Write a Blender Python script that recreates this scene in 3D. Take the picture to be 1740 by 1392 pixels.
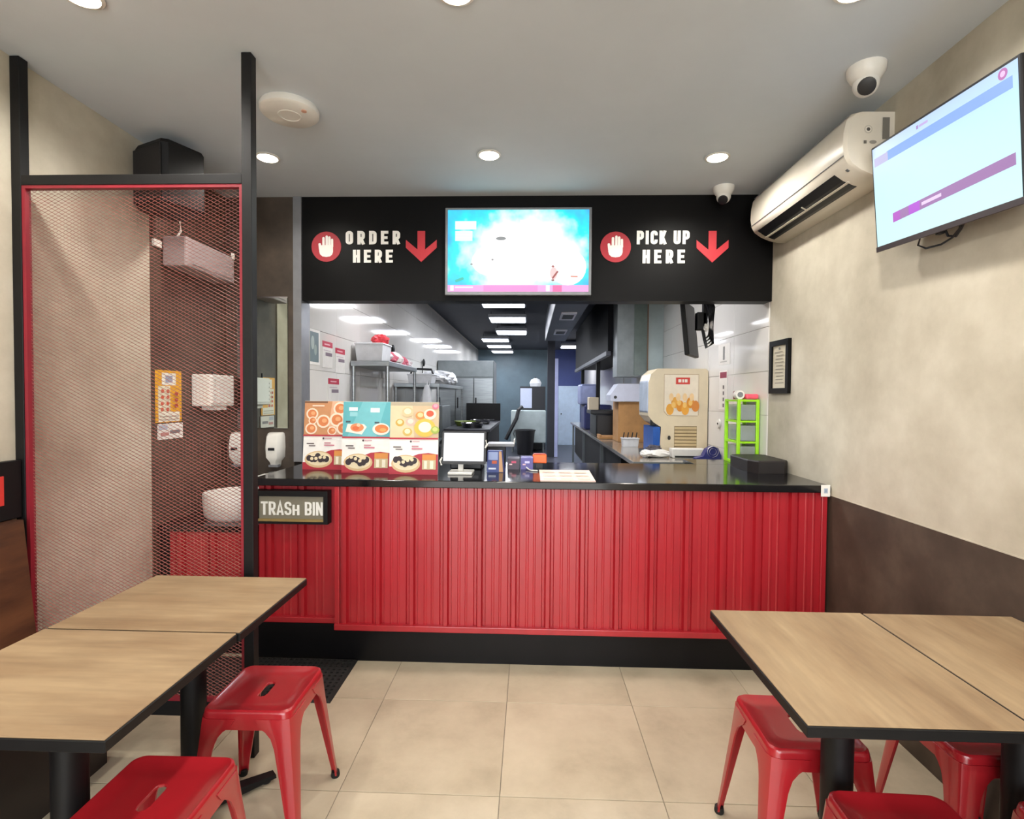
import bpy, bmesh, math, random
from mathutils import Vector, Matrix
random.seed(7)
SC = bpy.context.scene
COL = SC.collection
for o in list(bpy.data.objects): bpy.data.objects.remove(o)

# ------------------------------------------------------------------ camera
F_PX, YAW, PIT, ROL, CAM_H = 898.0, .0340, .0253, .0074, 1.4783
fw = Vector((-math.sin(YAW)*math.cos(PIT), math.cos(YAW)*math.cos(PIT), -math.sin(PIT)))
r0 = Vector((math.cos(YAW), math.sin(YAW), 0)); u0 = r0.cross(fw)
rt = r0*math.cos(ROL) + u0*math.sin(ROL); up = -r0*math.sin(ROL) + u0*math.cos(ROL)
cd = bpy.data.cameras.new('camera'); cam = bpy.data.objects.new('camera', cd); COL.objects.link(cam)
cam.matrix_world = Matrix(((rt.x, up.x, -fw.x, 0), (rt.y, up.y, -fw.y, 0), (rt.z, up.z, -fw.z, CAM_H), (0, 0, 0, 1)))
cd.sensor_width = 36; cd.lens = F_PX/1740*36; cd.clip_start = .05
SC.camera = cam

# ------------------------------------------------------------------ world, light, exposure
wd = bpy.data.worlds.new('daylight'); SC.world = wd; wd.use_nodes = True
wd.node_tree.nodes['Background'].inputs[0].default_value = (.92, .96, 1, 1)
wd.node_tree.nodes['Background'].inputs[1].default_value = 5.5
DOWN_W, TROFFER_W = 14, 15
SC.view_settings.view_transform = 'Standard'; SC.view_settings.look = 'None'
SC.view_settings.exposure = 0.60; SC.view_settings.gamma = 1.0
SC.view_settings.use_curve_mapping = False
SC.cycles.use_denoising = True; SC.cycles.use_adaptive_sampling = True; SC.cycles.adaptive_threshold = .03
SC.cycles.max_bounces = 6; SC.cycles.sample_clamp_indirect = 6
SC.cycles.caustics_reflective = False; SC.cycles.caustics_refractive = False
# daylight enters through the open shop front behind the camera
pl = bpy.data.lights.new('shopfront_portal', 'AREA'); pl.shape = 'RECTANGLE'; pl.size = 3.2; pl.size_y = 2.4
pl.cycles.is_portal = True
po = bpy.data.objects.new('shopfront_portal', pl); COL.objects.link(po)
po.location = (-.25, -2.78, 1.25); po.rotation_euler = (math.radians(90), 0, 0)

# ------------------------------------------------------------------ dimensions (metres)
XR, XL, ZC, YF, YC, YP = 1.60, -2.09, 2.824, 3.584, 2.845, 2.073
YB = -2.8                     # shop front behind the camera
XKL = -1.60                   # kitchen left wall
YK = 16.2                     # kitchen back wall

# ------------------------------------------------------------------ materials
MATS = {}
def srgb(h):
    c = [int(h[i:i+2], 16)/255 for i in (0, 2, 4)]
    return tuple((v/12.92 if v <= .04045 else ((v+.055)/1.055)**2.4) for v in c) + (1,)
def M(name, col, rough=.5, metal=0, spec=.5, var=0, scale=8, bump=0, coat=0, stretch=None, col2=None, emit=0, alpha=1, trans=0, detail=6, contrast=(.35, .65)):
    if name in MATS: return MATS[name]
    m = bpy.data.materials.new(name); m.use_nodes = True; nt = m.node_tree; b = nt.nodes['Principled BSDF']
    c = srgb(col); b.inputs['Base Color'].default_value = c
    b.inputs['Roughness'].default_value = rough; b.inputs['Metallic'].default_value = metal
    b.inputs['Specular IOR Level'].default_value = spec
    if coat: b.inputs['Coat Weight'].default_value = coat; b.inputs['Coat Roughness'].default_value = .2 if 'sheet' in name else .08
    if alpha < 1: b.inputs['Alpha'].default_value = alpha
    if trans: b.inputs['Transmission Weight'].default_value = trans
    if emit:
        b.inputs['Emission Color'].default_value = c; b.inputs['Emission Strength'].default_value = emit if emit > 1 else emit*.76
        b.inputs['Base Color'].default_value = (.02, .02, .02, 1)
    if var or bump or col2:
        tc = nt.nodes.new('ShaderNodeTexCoord'); mp = nt.nodes.new('ShaderNodeMapping'); nz = nt.nodes.new('ShaderNodeTexNoise')
        nt.links.new(tc.outputs['Object'], mp.inputs[0]); nt.links.new(mp.outputs[0], nz.inputs['Vector'])
        if stretch: mp.inputs['Scale'].default_value = stretch
        nz.inputs['Scale'].default_value = scale; nz.inputs['Detail'].default_value = detail; nz.inputs['Roughness'].default_value = .62
        rp = nt.nodes.new('ShaderNodeValToRGB'); nt.links.new(nz.outputs[0], rp.inputs[0])
        rp.color_ramp.elements[0].position, rp.color_ramp.elements[1].position = contrast
        if col2: a, d = srgb(col2), c
        else: a = tuple(max(0, v*(1-var)) for v in c[:3]) + (1,); d = tuple(min(1, v*(1+var)) for v in c[:3]) + (1,)
        rp.color_ramp.elements[0].color = a; rp.color_ramp.elements[1].color = d
        if var or col2: nt.links.new(rp.outputs[0], b.inputs['Base Color'])
        if bump:
            bp = nt.nodes.new('ShaderNodeBump'); bp.inputs['Strength'].default_value = bump; bp.inputs['Distance'].default_value = .01
            nt.links.new(nz.outputs[0], bp.inputs['Height']); nt.links.new(bp.outputs[0], b.inputs['Normal'])
    MATS[name] = m; return m

def wood(name, stretch):
    m = M(name, 'A18A6C', rough=.45, col2='7C6248', scale=1.0, stretch=stretch, bump=0, detail=9, contrast=(.30, .66))
    nt = m.node_tree; b = nt.nodes['Principled BSDF']
    # a second, finer grain and a per-board shift
    tc = [n for n in nt.nodes if n.type == 'TEX_COORD'][0]; mp2 = nt.nodes.new('ShaderNodeMapping'); nz2 = nt.nodes.new('ShaderNodeTexNoise')
    mp2.inputs['Scale'].default_value = tuple(s*(5 if s > 3 else 1.6) for s in stretch); nz2.inputs['Scale'].default_value = 1.6; nz2.inputs['Detail'].default_value = 5
    nt.links.new(tc.outputs['Object'], mp2.inputs[0]); nt.links.new(mp2.outputs[0], nz2.inputs['Vector'])
    r2 = nt.nodes.new('ShaderNodeValToRGB'); r2.color_ramp.elements[0].position = .35; r2.color_ramp.elements[1].position = .62
    r2.color_ramp.elements[0].color = (.90, .88, .85, 1); r2.color_ramp.elements[1].color = (1.06, 1.04, 1.0, 1)
    nt.links.new(nz2.outputs[0], r2.inputs[0])
    mx = nt.nodes.new('ShaderNodeMixRGB'); mx.blend_type = 'MULTIPLY'; mx.inputs[0].default_value = 1
    rp = [n for n in nt.nodes if n.type == 'VALTORGB' and n != r2][0]
    oi = nt.nodes.new('ShaderNodeObjectInfo'); ad = nt.nodes.new('ShaderNodeVectorMath'); ad.operation = 'ADD'
    sc = nt.nodes.new('ShaderNodeMath'); sc.operation = 'MULTIPLY'; sc.inputs[1].default_value = 37.0
    nt.links.new(oi.outputs['Random'], sc.inputs[0])
    mp1 = [n for n in nt.nodes if n.type == 'MAPPING' and n != mp2][0]
    nt.links.new(mp1.outputs[0], ad.inputs[0]); nt.links.new(sc.outputs[0], ad.inputs[1])
    nz1 = [n for n in nt.nodes if n.type == 'TEX_NOISE' and n != nz2][0]; nt.links.new(ad.outputs[0], nz1.inputs['Vector'])
    nt.links.new(rp.outputs[0], mx.inputs[1]); nt.links.new(r2.outputs[0], mx.inputs[2]); nt.links.new(mx.outputs[0], b.inputs['Base Color'])
    return m

def plaster(name, lo, mid, hi, rough=.75, scale=2.2):
    m = M(name, mid, rough=rough, col2=lo, scale=scale, bump=.08, detail=9, contrast=(.3, .7))
    rp = [n for n in m.node_tree.nodes if n.type == 'VALTORGB'][0]
    rp.color_ramp.elements[1].color = srgb(hi); e = rp.color_ramp.elements.new(.5); e.color = srgb(mid)
    return m

BEIGE = plaster('beige_skim_plaster', 'A79E8C', 'BCB4A2', 'CFC8B7')
DARKC = plaster('dark_brown_cement', '352C23', '44392F', '55493D', rough=.6, scale=4)
CEIL = M('grey_ceiling_paint', 'CCD3DA', rough=.9, var=.02, scale=3)
BLACKP = M('black_lacquer_panel', '0A0909', rough=.45, spec=.14, var=.2, scale=3)
BLACKM = M('black_painted_steel', '0D0C0D', rough=.5, spec=.3, var=.15, scale=12)
BLACKG = M('black_granite_top', '0D0D10', rough=.11, var=.5, scale=160, spec=.6)
BLACKK = M('black_kickboard', '0C0B0D', rough=.35, spec=.25, var=.25, scale=5)
BLACKT = M('black_plastic', '17171B', rough=.4, var=.1, scale=30)
RED = M('red_gloss_sheet_metal', 'A81C27', rough=.36, var=.07, scale=5, coat=.6, stretch=(3, 3, .5))
REDST = M('red_enamel_steel', 'A01C24', rough=.28, var=.05, scale=6, coat=.5)
REDF = M('red_painted_frame', '861C2A', rough=.45, var=.08, scale=10)
REDMESH = M('dull_red_mesh_paint', '86483F', rough=.5, var=.15, scale=20)
WOODX = wood('wood_laminate_crosswise', (1.6, 6, 6))
WOODY = wood('wood_laminate_lengthwise', (6, 1.6, 6))
BENCHW = M('dark_walnut_laminate', '5E3A22', rough=.45, col2='3F2415', scale=1, stretch=(4, 2.5, 14), detail=6)
WHITEP = M('white_plastic', 'E6E3DC', rough=.35, var=.03, scale=12)
ACP = M('cream_white_plastic', 'E2DACB', rough=.32, var=.03, scale=5)
STEEL = M('brushed_stainless', '9EA3A6', rough=.32, metal=1, var=.12, scale=4, stretch=(1, 1, 14))
STEELD = M('dull_grey_steel', '83898B', rough=.45, metal=.7, var=.12, scale=5)
CHROME = M('chrome', 'D5D5D5', rough=.12, metal=1, var=.02, scale=20)
GREYM = M('grey_aluminium_trim', '8F9094', rough=.4, metal=.6, var=.08, scale=9)
MIRROR = M('mirror_silver', 'C9D2CC', rough=.015, metal=1, var=.01, scale=2)
WTILE = M('white_glazed_wall_tile', 'DAD6D0', rough=.07, spec=.4, var=.02, scale=3)
GROUT = M('grey_grout', '8E8578', rough=.9, var=.1, scale=30)
KGROUT = M('pale_grout', 'B9B4AC', rough=.9, var=.06, scale=30)
KCEIL = M('dark_kitchen_ceiling', '33343C', rough=.7, var=.1, scale=3)
KFLOOR = M('dark_kitchen_floor', '3B3B44', rough=.35, var=.2, scale=4)
KWALLB = M('blue_grey_kitchen_wall', '566872', rough=.45, var=.12, scale=2)
KBLUE = M('blue_painted_wall', '3C4A86', rough=.5, var=.1, scale=2)
DUCT = M('dark_duct_metal', '4A4C55', rough=.45, metal=.3, var=.15, scale=3)
BROWNBOX = M('brown_cardboard', 'B98A57', rough=.75, var=.1, scale=9)
GREEN = M('lime_green_plastic', '9BDB1E', rough=.35, var=.04, scale=20)
CLEAR = M('cloudy_clear_plastic', 'AEB8B0', rough=.25, var=.06, scale=10, alpha=.55)
CREAM = M('cream_painted_metal', 'E3D3B4', rough=.35, var=.04, scale=6)
NAVY = M('navy_blue_plastic', '2B2F72', rough=.35, var=.1, scale=20)
BLUE = M('blue_panel', '1D5BB5', rough=.35, var=.1, scale=12)
ORANGE = M('orange_plastic', 'F06A2A', rough=.4, var=.05, scale=20)
PINK = M('pink_red_plastic', 'EE5A6E', rough=.5, var=.08, scale=20)
PAPER = M('white_paper', 'E9E6E0', rough=.8, var=.03, scale=20)
BAG = M('white_polythene', 'DCDDE0', rough=.4, var=.06, scale=14)
RUBBER = M('black_rubber', '151413', rough=.75, var=.2, scale=40)
GREYP = M('grey_plastic', '7A7C80', rough=.45, var=.08, scale=20)
LAMPW = M('warm_lamp_glow', 'FFF1D8', emit=14)
LAMPC = M('cool_tube_glow', 'E9F0FF', emit=9)
def ink(h, e=0): return M(('glow_' if e else 'print_') + h + (f'_{e}' if e else ''), h, rough=.55, emit=e, var=0 if e else .03, scale=25)

def tile_mat():
    m = plaster('beige_floor_tile', 'A59983', 'B9AD95', 'C6BAA2', rough=.34, scale=3.2)
    nt = m.node_tree; b = nt.nodes['Principled BSDF']; rp = [n for n in nt.nodes if n.type == 'VALTORGB'][0]
    oi = nt.nodes.new('ShaderNodeObjectInfo'); mx = nt.nodes.new('ShaderNodeVectorMath'); mx.operation = 'MULTIPLY_ADD'
    nz = [n for n in nt.nodes if n.type == 'TEX_NOISE'][0]; mp = [n for n in nt.nodes if n.type == 'MAPPING'][0]
    sc = nt.nodes.new('ShaderNodeMath'); sc.operation = 'MULTIPLY'; sc.inputs[1].default_value = 50
    nt.links.new(oi.outputs['Random'], sc.inputs[0]); nt.links.new(mp.outputs[0], mx.inputs[0]); mx.inputs[1].default_value = (1, 1, 1)
    nt.links.new(sc.outputs[0], mx.inputs[2]); nt.links.new(mx.outputs[0], nz.inputs['Vector'])
    return m
FTILE = tile_mat()

# ------------------------------------------------------------------ mesh helpers
ORG = {}
def org(o): return ORG.get(o.name, Vector((0, 0, 0))) if o else Vector((0, 0, 0))
class B:
    def __init__(s): s.bm = bmesh.new()
    def _new(s, n0): return [v for i, v in enumerate(s.bm.verts) if i >= n0]
    def box(s, x0, x1, y0, y1, z0, z1, bev=0, seg=2):
        t = bmesh.new(); bmesh.ops.create_cube(t, size=1)
        bmesh.ops.scale(t, vec=(x1-x0, y1-y0, z1-z0), verts=t.verts); bmesh.ops.translate(t, vec=((x0+x1)/2, (y0+y1)/2, (z0+z1)/2), verts=t.verts)
        if bev: bmesh.ops.bevel(t, geom=t.edges[:], offset=bev, segments=seg, affect='EDGES', profile=.5)
        s._merge(t); return s
    def _merge(s, t, mtx=None):
        if mtx: bmesh.ops.transform(t, matrix=mtx, verts=t.verts)
        mp = {}
        for v in t.verts: mp[v] = s.bm.verts.new(v.co)
        for f in t.faces:
            try:
                nf = s.bm.faces.new([mp[v] for v in f.verts]); nf.material_index = f.material_index
            except ValueError: pass
        t.free()
    def loft(s, rings, cap0=True, cap1=True, closed=True):
        vs = [[s.bm.verts.new(p) for p in r] for r in rings]; n = len(rings[0])
        for a, b in zip(vs, vs[1:]):
            for i in range(n if closed else n-1):
                j = (i+1) % n
                try: s.bm.faces.new((a[i], a[j], b[j], b[i]))
                except ValueError: pass
        if cap0: s.bm.faces.new(vs[0][::-1])
        if cap1: s.bm.faces.new(vs[-1])
        return s
    def rev(s, c, prof, n=20, axis='z', cap0=True, cap1=True):
        """surface of revolution: prof = [(r, h)...]"""
        rings = []
        for r, h in prof:
            ring = []
            for i in range(n):
                a = 2*math.pi*i/n; q = (r*math.cos(a), r*math.sin(a), h)
                if axis == 'y': q = (q[0], q[2], -q[1])
                if axis == 'x': q = (q[2], q[0], q[1])
                ring.append((c[0]+q[0], c[1]+q[1], c[2]+q[2]))
            rings.append(ring)
        return s.loft(rings, cap0, cap1)
    def cyl(s, c, r, h, n=16, axis='z'): return s.rev(c, [(r, 0), (r, h)], n, axis)
    def tube(s, pts, r, n=8):
        pts = [Vector(p) for p in pts]; rings = []
        for i, p in enumerate(pts):
            d = (pts[min(i+1, len(pts)-1)] - pts[max(i-1, 0)]).normalized()
            a = d.cross(Vector((0, 0, 1)));
            if a.length < .01: a = d.cross(Vector((0, 1, 0)))
            a.normalize(); b = d.cross(a)
            rr = r[i] if isinstance(r, (list, tuple)) else r
            rings.append([p + a*rr*math.cos(2*math.pi*k/n) + b*rr*math.sin(2*math.pi*k/n) for k in range(n)])
        return s.loft(rings)
    def prism(s, poly, axis, a, b):
        def P(u, v, w): return {'x': (w, u, v), 'y': (u, w, v), 'z': (u, v, w)}[axis]
        return s.loft([[P(u, v, a) for u, v in poly], [P(u, v, b) for u, v in poly]])
    def blob(s, c, r, amp=.15, seed=0, n=14, zmin=None):
        t = bmesh.new(); bmesh.ops.create_uvsphere(t, u_segments=n, v_segments=n//2+2, radius=1)
        rn = random.Random(seed)
        for v in t.verts:
            k = 1 + amp*rn.uniform(-1, 1); v.co = Vector((v.co.x*r[0]*k, v.co.y*r[1]*k, v.co.z*r[2]*k))
            if zmin is not None and v.co.z + c[2] < zmin: v.co.z = zmin - c[2]
        s._merge(t, Matrix.Translation(c)); return s
    def build(s, name, mat, parent=None, smooth=False, kind=None):
        bmesh.ops.recalc_face_normals(s.bm, faces=s.bm.faces)
        me = bpy.data.meshes.new(name); L = org(parent)
        for v in s.bm.verts: v.co -= L
        s.bm.to_mesh(me); s.bm.free()
        for m in (mat if isinstance(mat, (list, tuple)) else [mat]): me.materials.append(m)
        if smooth:
            for p in me.polygons: p.use_smooth = True
            try: me.set_sharp_from_angle(angle=math.radians(40))
            except Exception: pass
        o = bpy.data.objects.new(name, me); COL.objects.link(o)
        if parent: o.parent = parent; ORG[o.name] = L
        if kind: o['kind'] = kind
        return o
def tag(o, label, cat, group=None):
    o['label'] = label; o['category'] = cat
    if group: o['group'] = group
    return o
def thing(name, label, cat, loc=(0, 0, 0), group=None):
    o = bpy.data.objects.new(name, None); COL.objects.link(o); o.location = loc; o.empty_display_size = .05
    ORG[o.name] = Vector(loc); return tag(o, label, cat, group)
def struct(o): o['kind'] = 'structure'; return o
def copy_tree(src, loc, label=None, rz=None, parent=None):
    c = src.copy(); COL.objects.link(c); c.parent = parent
    if parent is None:
        c.location = loc
        if rz is not None: c.rotation_euler = (0, 0, rz)
        if label: c['label'] = label
    for ch in list(src.children): copy_tree(ch, None, parent=c)
    return c
def box1(name, mat, *a, parent=None, bev=0): return B().box(*a, bev=bev).build(name, mat, parent)

# flat print: shapes on a plane (origin o, unit u, v; n the outward normal)
def art(name, parent, o, u, v, shapes, n=None, step=.0004):
    o, u, v = Vector(o), Vector(u), Vector(v)
    n = Vector(n) if n else u.cross(v).normalized()
    L = org(parent); verts = []; faces = []; mi = []; mats = []
    for k, sh in enumerate(shapes):
        kind, col, e, *g = sh
        if kind == 'r': x0, x1, y0, y1 = g[:4]; P = [(x0, y0), (x1, y0), (x1, y1), (x0, y1)]
        elif kind == 'e':
            cx, cy, rx, ry = g[:4]; m_ = 20; P = [(cx+rx*math.cos(2*math.pi*i/m_), cy+ry*math.sin(2*math.pi*i/m_)) for i in range(m_)]
        elif kind == 'c':   # capsule
            (x0, y0), (x1, y1), r = g[:3]; a = math.atan2(y1-y0, x1-x0); P = []
            for i in range(9): t = a + math.pi/2 + math.pi*i/8; P.append((x0+r*math.cos(t), y0+r*math.sin(t)))
            for i in range(9): t = a - math.pi/2 + math.pi*i/8; P.append((x1+r*math.cos(t), y1+r*math.sin(t)))
        else: P = g[0]
        m_ = ink(col, e)
        if m_ not in mats: mats.append(m_)
        b0 = len(verts); verts += [o + u*x + v*y + n*(step*(k+1)) - L for x, y in P]
        faces.append(list(range(b0, b0+len(P)))); mi.append(mats.index(m_))
    me = bpy.data.meshes.new(name); me.from_pydata(verts, [], faces)
    for m_ in mats: me.materials.append(m_)
    for p, i in zip(me.polygons, mi): p.material_index = i
    ob = bpy.data.objects.new(name, me); COL.objects.link(ob)
    if parent: ob.parent = parent; ORG[ob.name] = L
    return ob
# condensed bold capitals drawn as thick strokes: centre lines in a box of width w and height 1
def glyph(ch, w, t):
    a = t/2; x0, x1, y0, y1 = a, w-a, a, 1-a; m = .5; r = min(.17, (x1-x0)/2)
    def arc(cx, cy, rx, ry, d0, d1, n=4): return [(cx+rx*math.cos(math.radians(d0+(d1-d0)*i/n)), cy+ry*math.sin(math.radians(d0+(d1-d0)*i/n))) for i in range(n+1)]
    TL, TR = arc(x0+r, y1-r, r, r, 180, 90), arc(x1-r, y1-r, r, r, 90, 0)
    BRc, BLc = arc(x1-r, y0+r, r, r, 0, -90), arc(x0+r, y0+r, r, r, -90, -180)
    V = lambda x, a_=0, b_=1: ([(x, a_), (x, b_)], False)
    Hh = lambda y, a_=None, b_=None: ([(a_ if a_ is not None else x0, y), (b_ if b_ is not None else w, y)], False)
    if ch == 'O': return [(TL+TR+BRc+BLc, True)]
    if ch == 'D': return [V(x0), ([(x0, y1)]+TR+BRc+[(x0, y0)], False)]
    if ch == 'E': return [V(x0), Hh(y1), Hh(m, None, w*.9), Hh(y0)]
    if ch == 'H': return [V(x0), V(x1), Hh(m, x0, x1)]
    if ch == 'I': return [V(w/2)]
    if ch == 'T': return [([(0, y1), (w, y1)], False), V(w/2)]
    if ch in 'PRB':
        q = .44; bowl = [(x0, y1)] + arc(x1-r, y1-r, r, r, 90, 0) + arc(x1-r, q+r, r, r, 0, -90) + [(x0, q)]
        S = [V(x0), (bowl, False)]
        if ch == 'R': S.append(([(x0+(x1-x0)*.45, q), (x1+a*.2, 0)], False))
        if ch == 'B': S.append(([(x0, q)] + arc(x1-r, q-r, r, r, 90, 0) + arc(x1-r, y0+r, r, r, 0, -90) + [(x0, y0)], False))
        return S
    if ch == 'C': return [([(x1, .66)] + TR[::-1] + TL[::-1] + [(x0, y0+r)] + BLc[::-1] + BRc[::-1] + [(x1, .34)], False)]
    if ch == 'U': return [([(x0, 1), (x0, y0+r)] + BLc[::-1] + BRc[::-1] + [(x1, 1)], False)]
    if ch == 'K': return [V(x0), ([(x0+a*.5, .36), (x1, 1)], False), ([(x0+(x1-x0)*.35, .52), (x1+a*.2, 0)], False)]
    if ch == 'A': return [([(x0-a*.3, 0), (w/2, 1-a*.2), (x1+a*.3, 0)], False), Hh(.26, x0+a, x1-a)]
    if ch == 'N': return [V(x0), V(x1), ([(x0, 1-a*.4), (x1, a*.4)], False)]
    if ch == 'S': return [([(x1, .70)] + TR[::-1] + TL[::-1] + [(x0, .66), (x0+.03, .57), (x1-.03, .43), (x1, .34)] + BRc + BLc + [(x0, .30)], False)]
    return []
def lettering(name, txt, mat, parent, x0, x1, y, z0, z1, gap=.16, t=.2, depth=.004, caps=None):
    W_ = {'I': t, ' ': .22}; gw = .46; ws = [W_.get(c, gw) for c in txt]; tot = sum(ws) + gap*(len(txt)-1); k = (x1-x0)/tot; h = z1-z0
    cx = 0; lay = 0; o = None
    for ci, (c, w) in enumerate(zip(txt, ws)):
        hs = caps.get(ci, 1) if caps else 1; b = B()
        for path, closed in glyph(c, w, t):
            P = [Vector(p) for p in path]; P = [q for i, q in enumerate(P) if i == 0 or (q-P[i-1]).length > 1e-4]
            if closed and (P[0]-P[-1]).length < 1e-4: P.pop()
            n = len(P); L_, R_ = [], []
            for i in range(n):
                pv = P[i-1] if (i or closed) else None; nx_ = P[(i+1) % n] if (i < n-1 or closed) else None
                d0 = (P[i]-pv).normalized() if pv is not None else None; d1 = (nx_-P[i]).normalized() if nx_ is not None else None
                d0 = d1 if d0 is None else d0; d1 = d0 if d1 is None else d1; d = (d0+d1).normalized(); q = Vector((-d.y, d.x)); sc_ = 1/max(.5, q.dot(Vector((-d1.y, d1.x))))
                L_.append(P[i] + q*(t/2*sc_)); R_.append(P[i] - q*(t/2*sc_))
            lay += 1; yy = y - .00012*lay
            def W3(p, dy): return (x0 + (cx+p.x)*k, yy+dy, z0 + p.y*h*hs)
            for i in range(n if closed else n-1):
                j = (i+1) % n
                b.loft([[W3(L_[i], 0), W3(R_[i], 0), W3(R_[i], depth), W3(L_[i], depth)], [W3(L_[j], 0), W3(R_[j], 0), W3(R_[j], depth), W3(L_[j], depth)]])
        cx += w + gap
        if c != ' ': o = b.build(name, mat, parent)
    return o

# ================================================================== THE SETTING
# floor with its tiles (0.6 m grid)
fl = struct(box1('floor', GROUT, XL-.1, XR+.1, YB, 3.12, -.10, -.004))
GX, GY = -.70, 1.9125
xs = [XL] + [GX+.6*i for i in range(-2, 4)] + [XR]
ys = [YB] + [GY+.6*j for j in range(-7, 3)]
cache = {}
for i in range(len(xs)-1):
    for j in range(len(ys)-1):
        w, d = xs[i+1]-xs[i], ys[j+1]-ys[j]; k = (round(w, 3), round(d, 3))
        if k not in cache:
            t = B().box(-w/2+.0014, w/2-.0014, -d/2+.0014, d/2-.0014, -.012, 0, bev=.001, seg=1).build('floor_tile', FTILE); me = t.data; bpy.data.objects.remove(t); cache[k] = me
        t = bpy.data.objects.new('floor_tile', cache[k]); COL.objects.link(t); t.parent = fl
        t.location = ((xs[i]+xs[i+1])/2, (ys[j]+ys[j+1])/2, 0)
struct(box1('ceiling', CEIL, XL-.1, XR+.1, YB, YF+.1, ZC, ZC+.1))
# left wall: beige slab a little proud of the dark alcove wall behind the partition
struct(box1('wall_left', BEIGE, XL-.1, XL, YB, 2.845, -.1, ZC))
struct(box1('wall_alcove', DARKC, XL-.1, XL-.006, 2.845, YF+.12, -.1, ZC))
struct(box1('wall_back', DARKC, XL-.1, -1.622, YF, YF+.12, -.1, 3.0))
wr = struct(box1('wall_right', BEIGE, XR, XR+.1, YB, YF+.02, -.1, ZC))
box1('dado', DARKC, XR-.0015, XR+.01, YB, 2.9, 0, .962, parent=wr)
box1('dado_lip', BEIGE, XR-.0022, XR+.01, YB, 2.9, .962, .967, parent=wr)
struct(box1('wall_header', BLACKP, -1.565, XR, YF, YF+.12, 2.121, 3.0))
struct(box1('trim_1', GREYM, -1.622, -1.565, YF-.012, YF+.125, 1.0165, 3.0))
# shop front behind the camera: piers and lintel around the opening
wf = struct(B().box(XL-.1, -1.9, YB-.1, YB, -.1, ZC).box(1.4, XR+.1, YB-.1, YB, -.1, ZC).box(-1.9, 1.4, YB-.1, YB, 2.5, ZC).build('wall_front', BEIGE))
struct(box1('floor_outside', KGROUT, -4, 4, -8, YB, -.12, -.02))
# kitchen shell
struct(box1('floor_kitchen', KFLOOR, XKL-.1, XR+.1, 3.12, YK, -.1, -.001))
struct(box1('ceiling_kitchen', KCEIL, XKL-.1, XR+.1, YF+.12, YK, 2.9, 3.0))
wkl = struct(box1('wall_kitchen_left', KGROUT, XKL-.1, XKL-.004, YF+.12, YK, -.1, 2.9))
wkr = struct(box1('wall_kitchen_right', KGROUT, XR+.004, XR+.1, YF+.02, YK, -.1, 2.9))
struct(box1('wall_kitchen_back', KWALLB, XKL-.1, .6, YK, YK+.1, -.1, 2.9))
struct(box1('wall_store', KBLUE, .6, XR+.1, YK, YK+.1, -.1, 2.9))
tm = B().box(-.006, .006, .0012, .6-.0012, .0012, .3-.0012, bev=.0015, seg=1).build('wall_tile', WTILE); tme = tm.data; bpy.data.objects.remove(tm)
for wall, xx, y0, n in ((wkl, XKL-.002, YF+.13, 9), (wkr, XR+.002, YF+.03, 9)):
    for r in range(7):
        for c in range(n):
            t = bpy.data.objects.new('wall_tile', tme); COL.objects.link(t); t.parent = wall; t.location = (xx, y0+.6*c, .76+.3*r)
for wall, xx in ((wkl, XKL-.001), (wkr, XR+.001)):
    box1('tiled_field', WTILE, xx-.004, xx+.004, YF+.03+5.52, YK, 0, 2.86, parent=wall)
    box1('lower_field', WTILE, xx-.004, xx+.004, YF+.12, YF+.03+5.5, 0, .755, parent=wall)
# door frame and pale door in the store at the far end
dj = struct(B().box(.60, .68, 12.9, 13.02, 0, 2.4).build('trim_2', M('pale_blue_jamb', 'B9BEE6', rough=.4, var=.05)))
struct(B().box(.42, .60, 12.9, 13.05, 0, 2.9).build('wall_store_pier', KCEIL))
dr = struct(B().box(.86, 1.52, YK-.07, YK-.01, 0, 1.8, bev=.008).build('door_1', M('white_door_blue_lit', 'C9DCF2', rough=.3, var=.05)))  # white door; the bluish cast of the lamps is put into its colour
B().cyl((.95, YK-.12, .95), .02, .06, axis='y').build('door_handle', CHROME, dr)

# ================================================================== LAMPS
def make_downlight():
    r = thing('downlight', '', 'downlight', (0, 0, 0), 'recessed ceiling downlights')
    B().rev((0, 0, 0), [(.062, 0), (.068, -.006), (.056, -.010), (.050, -.004)], 24, cap0=False, cap1=False).build('bezel', WHITEP, r, True)
    B().rev((0, 0, 0), [(.050, -.004), (.046, -.014), (.025, -.022), (.004, -.024)], 24).build('bulb', LAMPW, r, True)
    return r
dl = make_downlight()
spots = [(-1.498, 2.98, 'recessed downlight beside the mesh partition post'), (-.239, 2.97, 'middle recessed downlight above the counter screen'), (1.033, 3.02, 'recessed downlight nearest the air conditioner'),
         (-1.525, 1.765, 'downlight at the top edge above the left post'), (-.258, 1.780, 'downlight at the top edge in the middle'), (1.055, 1.800, 'downlight at the top edge left of the wall screen'),
         (-1.5, .5, 'downlight over the left seats'), (-.25, .5, 'downlight over the aisle'), (1.05, .5, 'downlight over the right seats'),
         (-1.5, -1.2, 'downlight left of the entrance'), (-.25, -1.2, 'downlight at the entrance'), (1.05, -1.2, 'downlight right of the entrance')]
LD = bpy.data.lights.new('downlight_lamp', 'SPOT'); LD.energy = DOWN_W*1.0; LD.color = (1, .955, .885); LD.spot_size = math.radians(166); LD.spot_blend = .6; LD.shadow_soft_size = .045
for i, (x, y, lab) in enumerate(spots):
    if i == 0: d = dl; d.location = (x, y, ZC); d['label'] = lab
    else: d = copy_tree(dl, (x, y, ZC), lab)
    l = bpy.data.objects.new('downlight_lamp', LD); COL.objects.link(l); l.parent = d; l.location = (0, 0, -.04)
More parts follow.
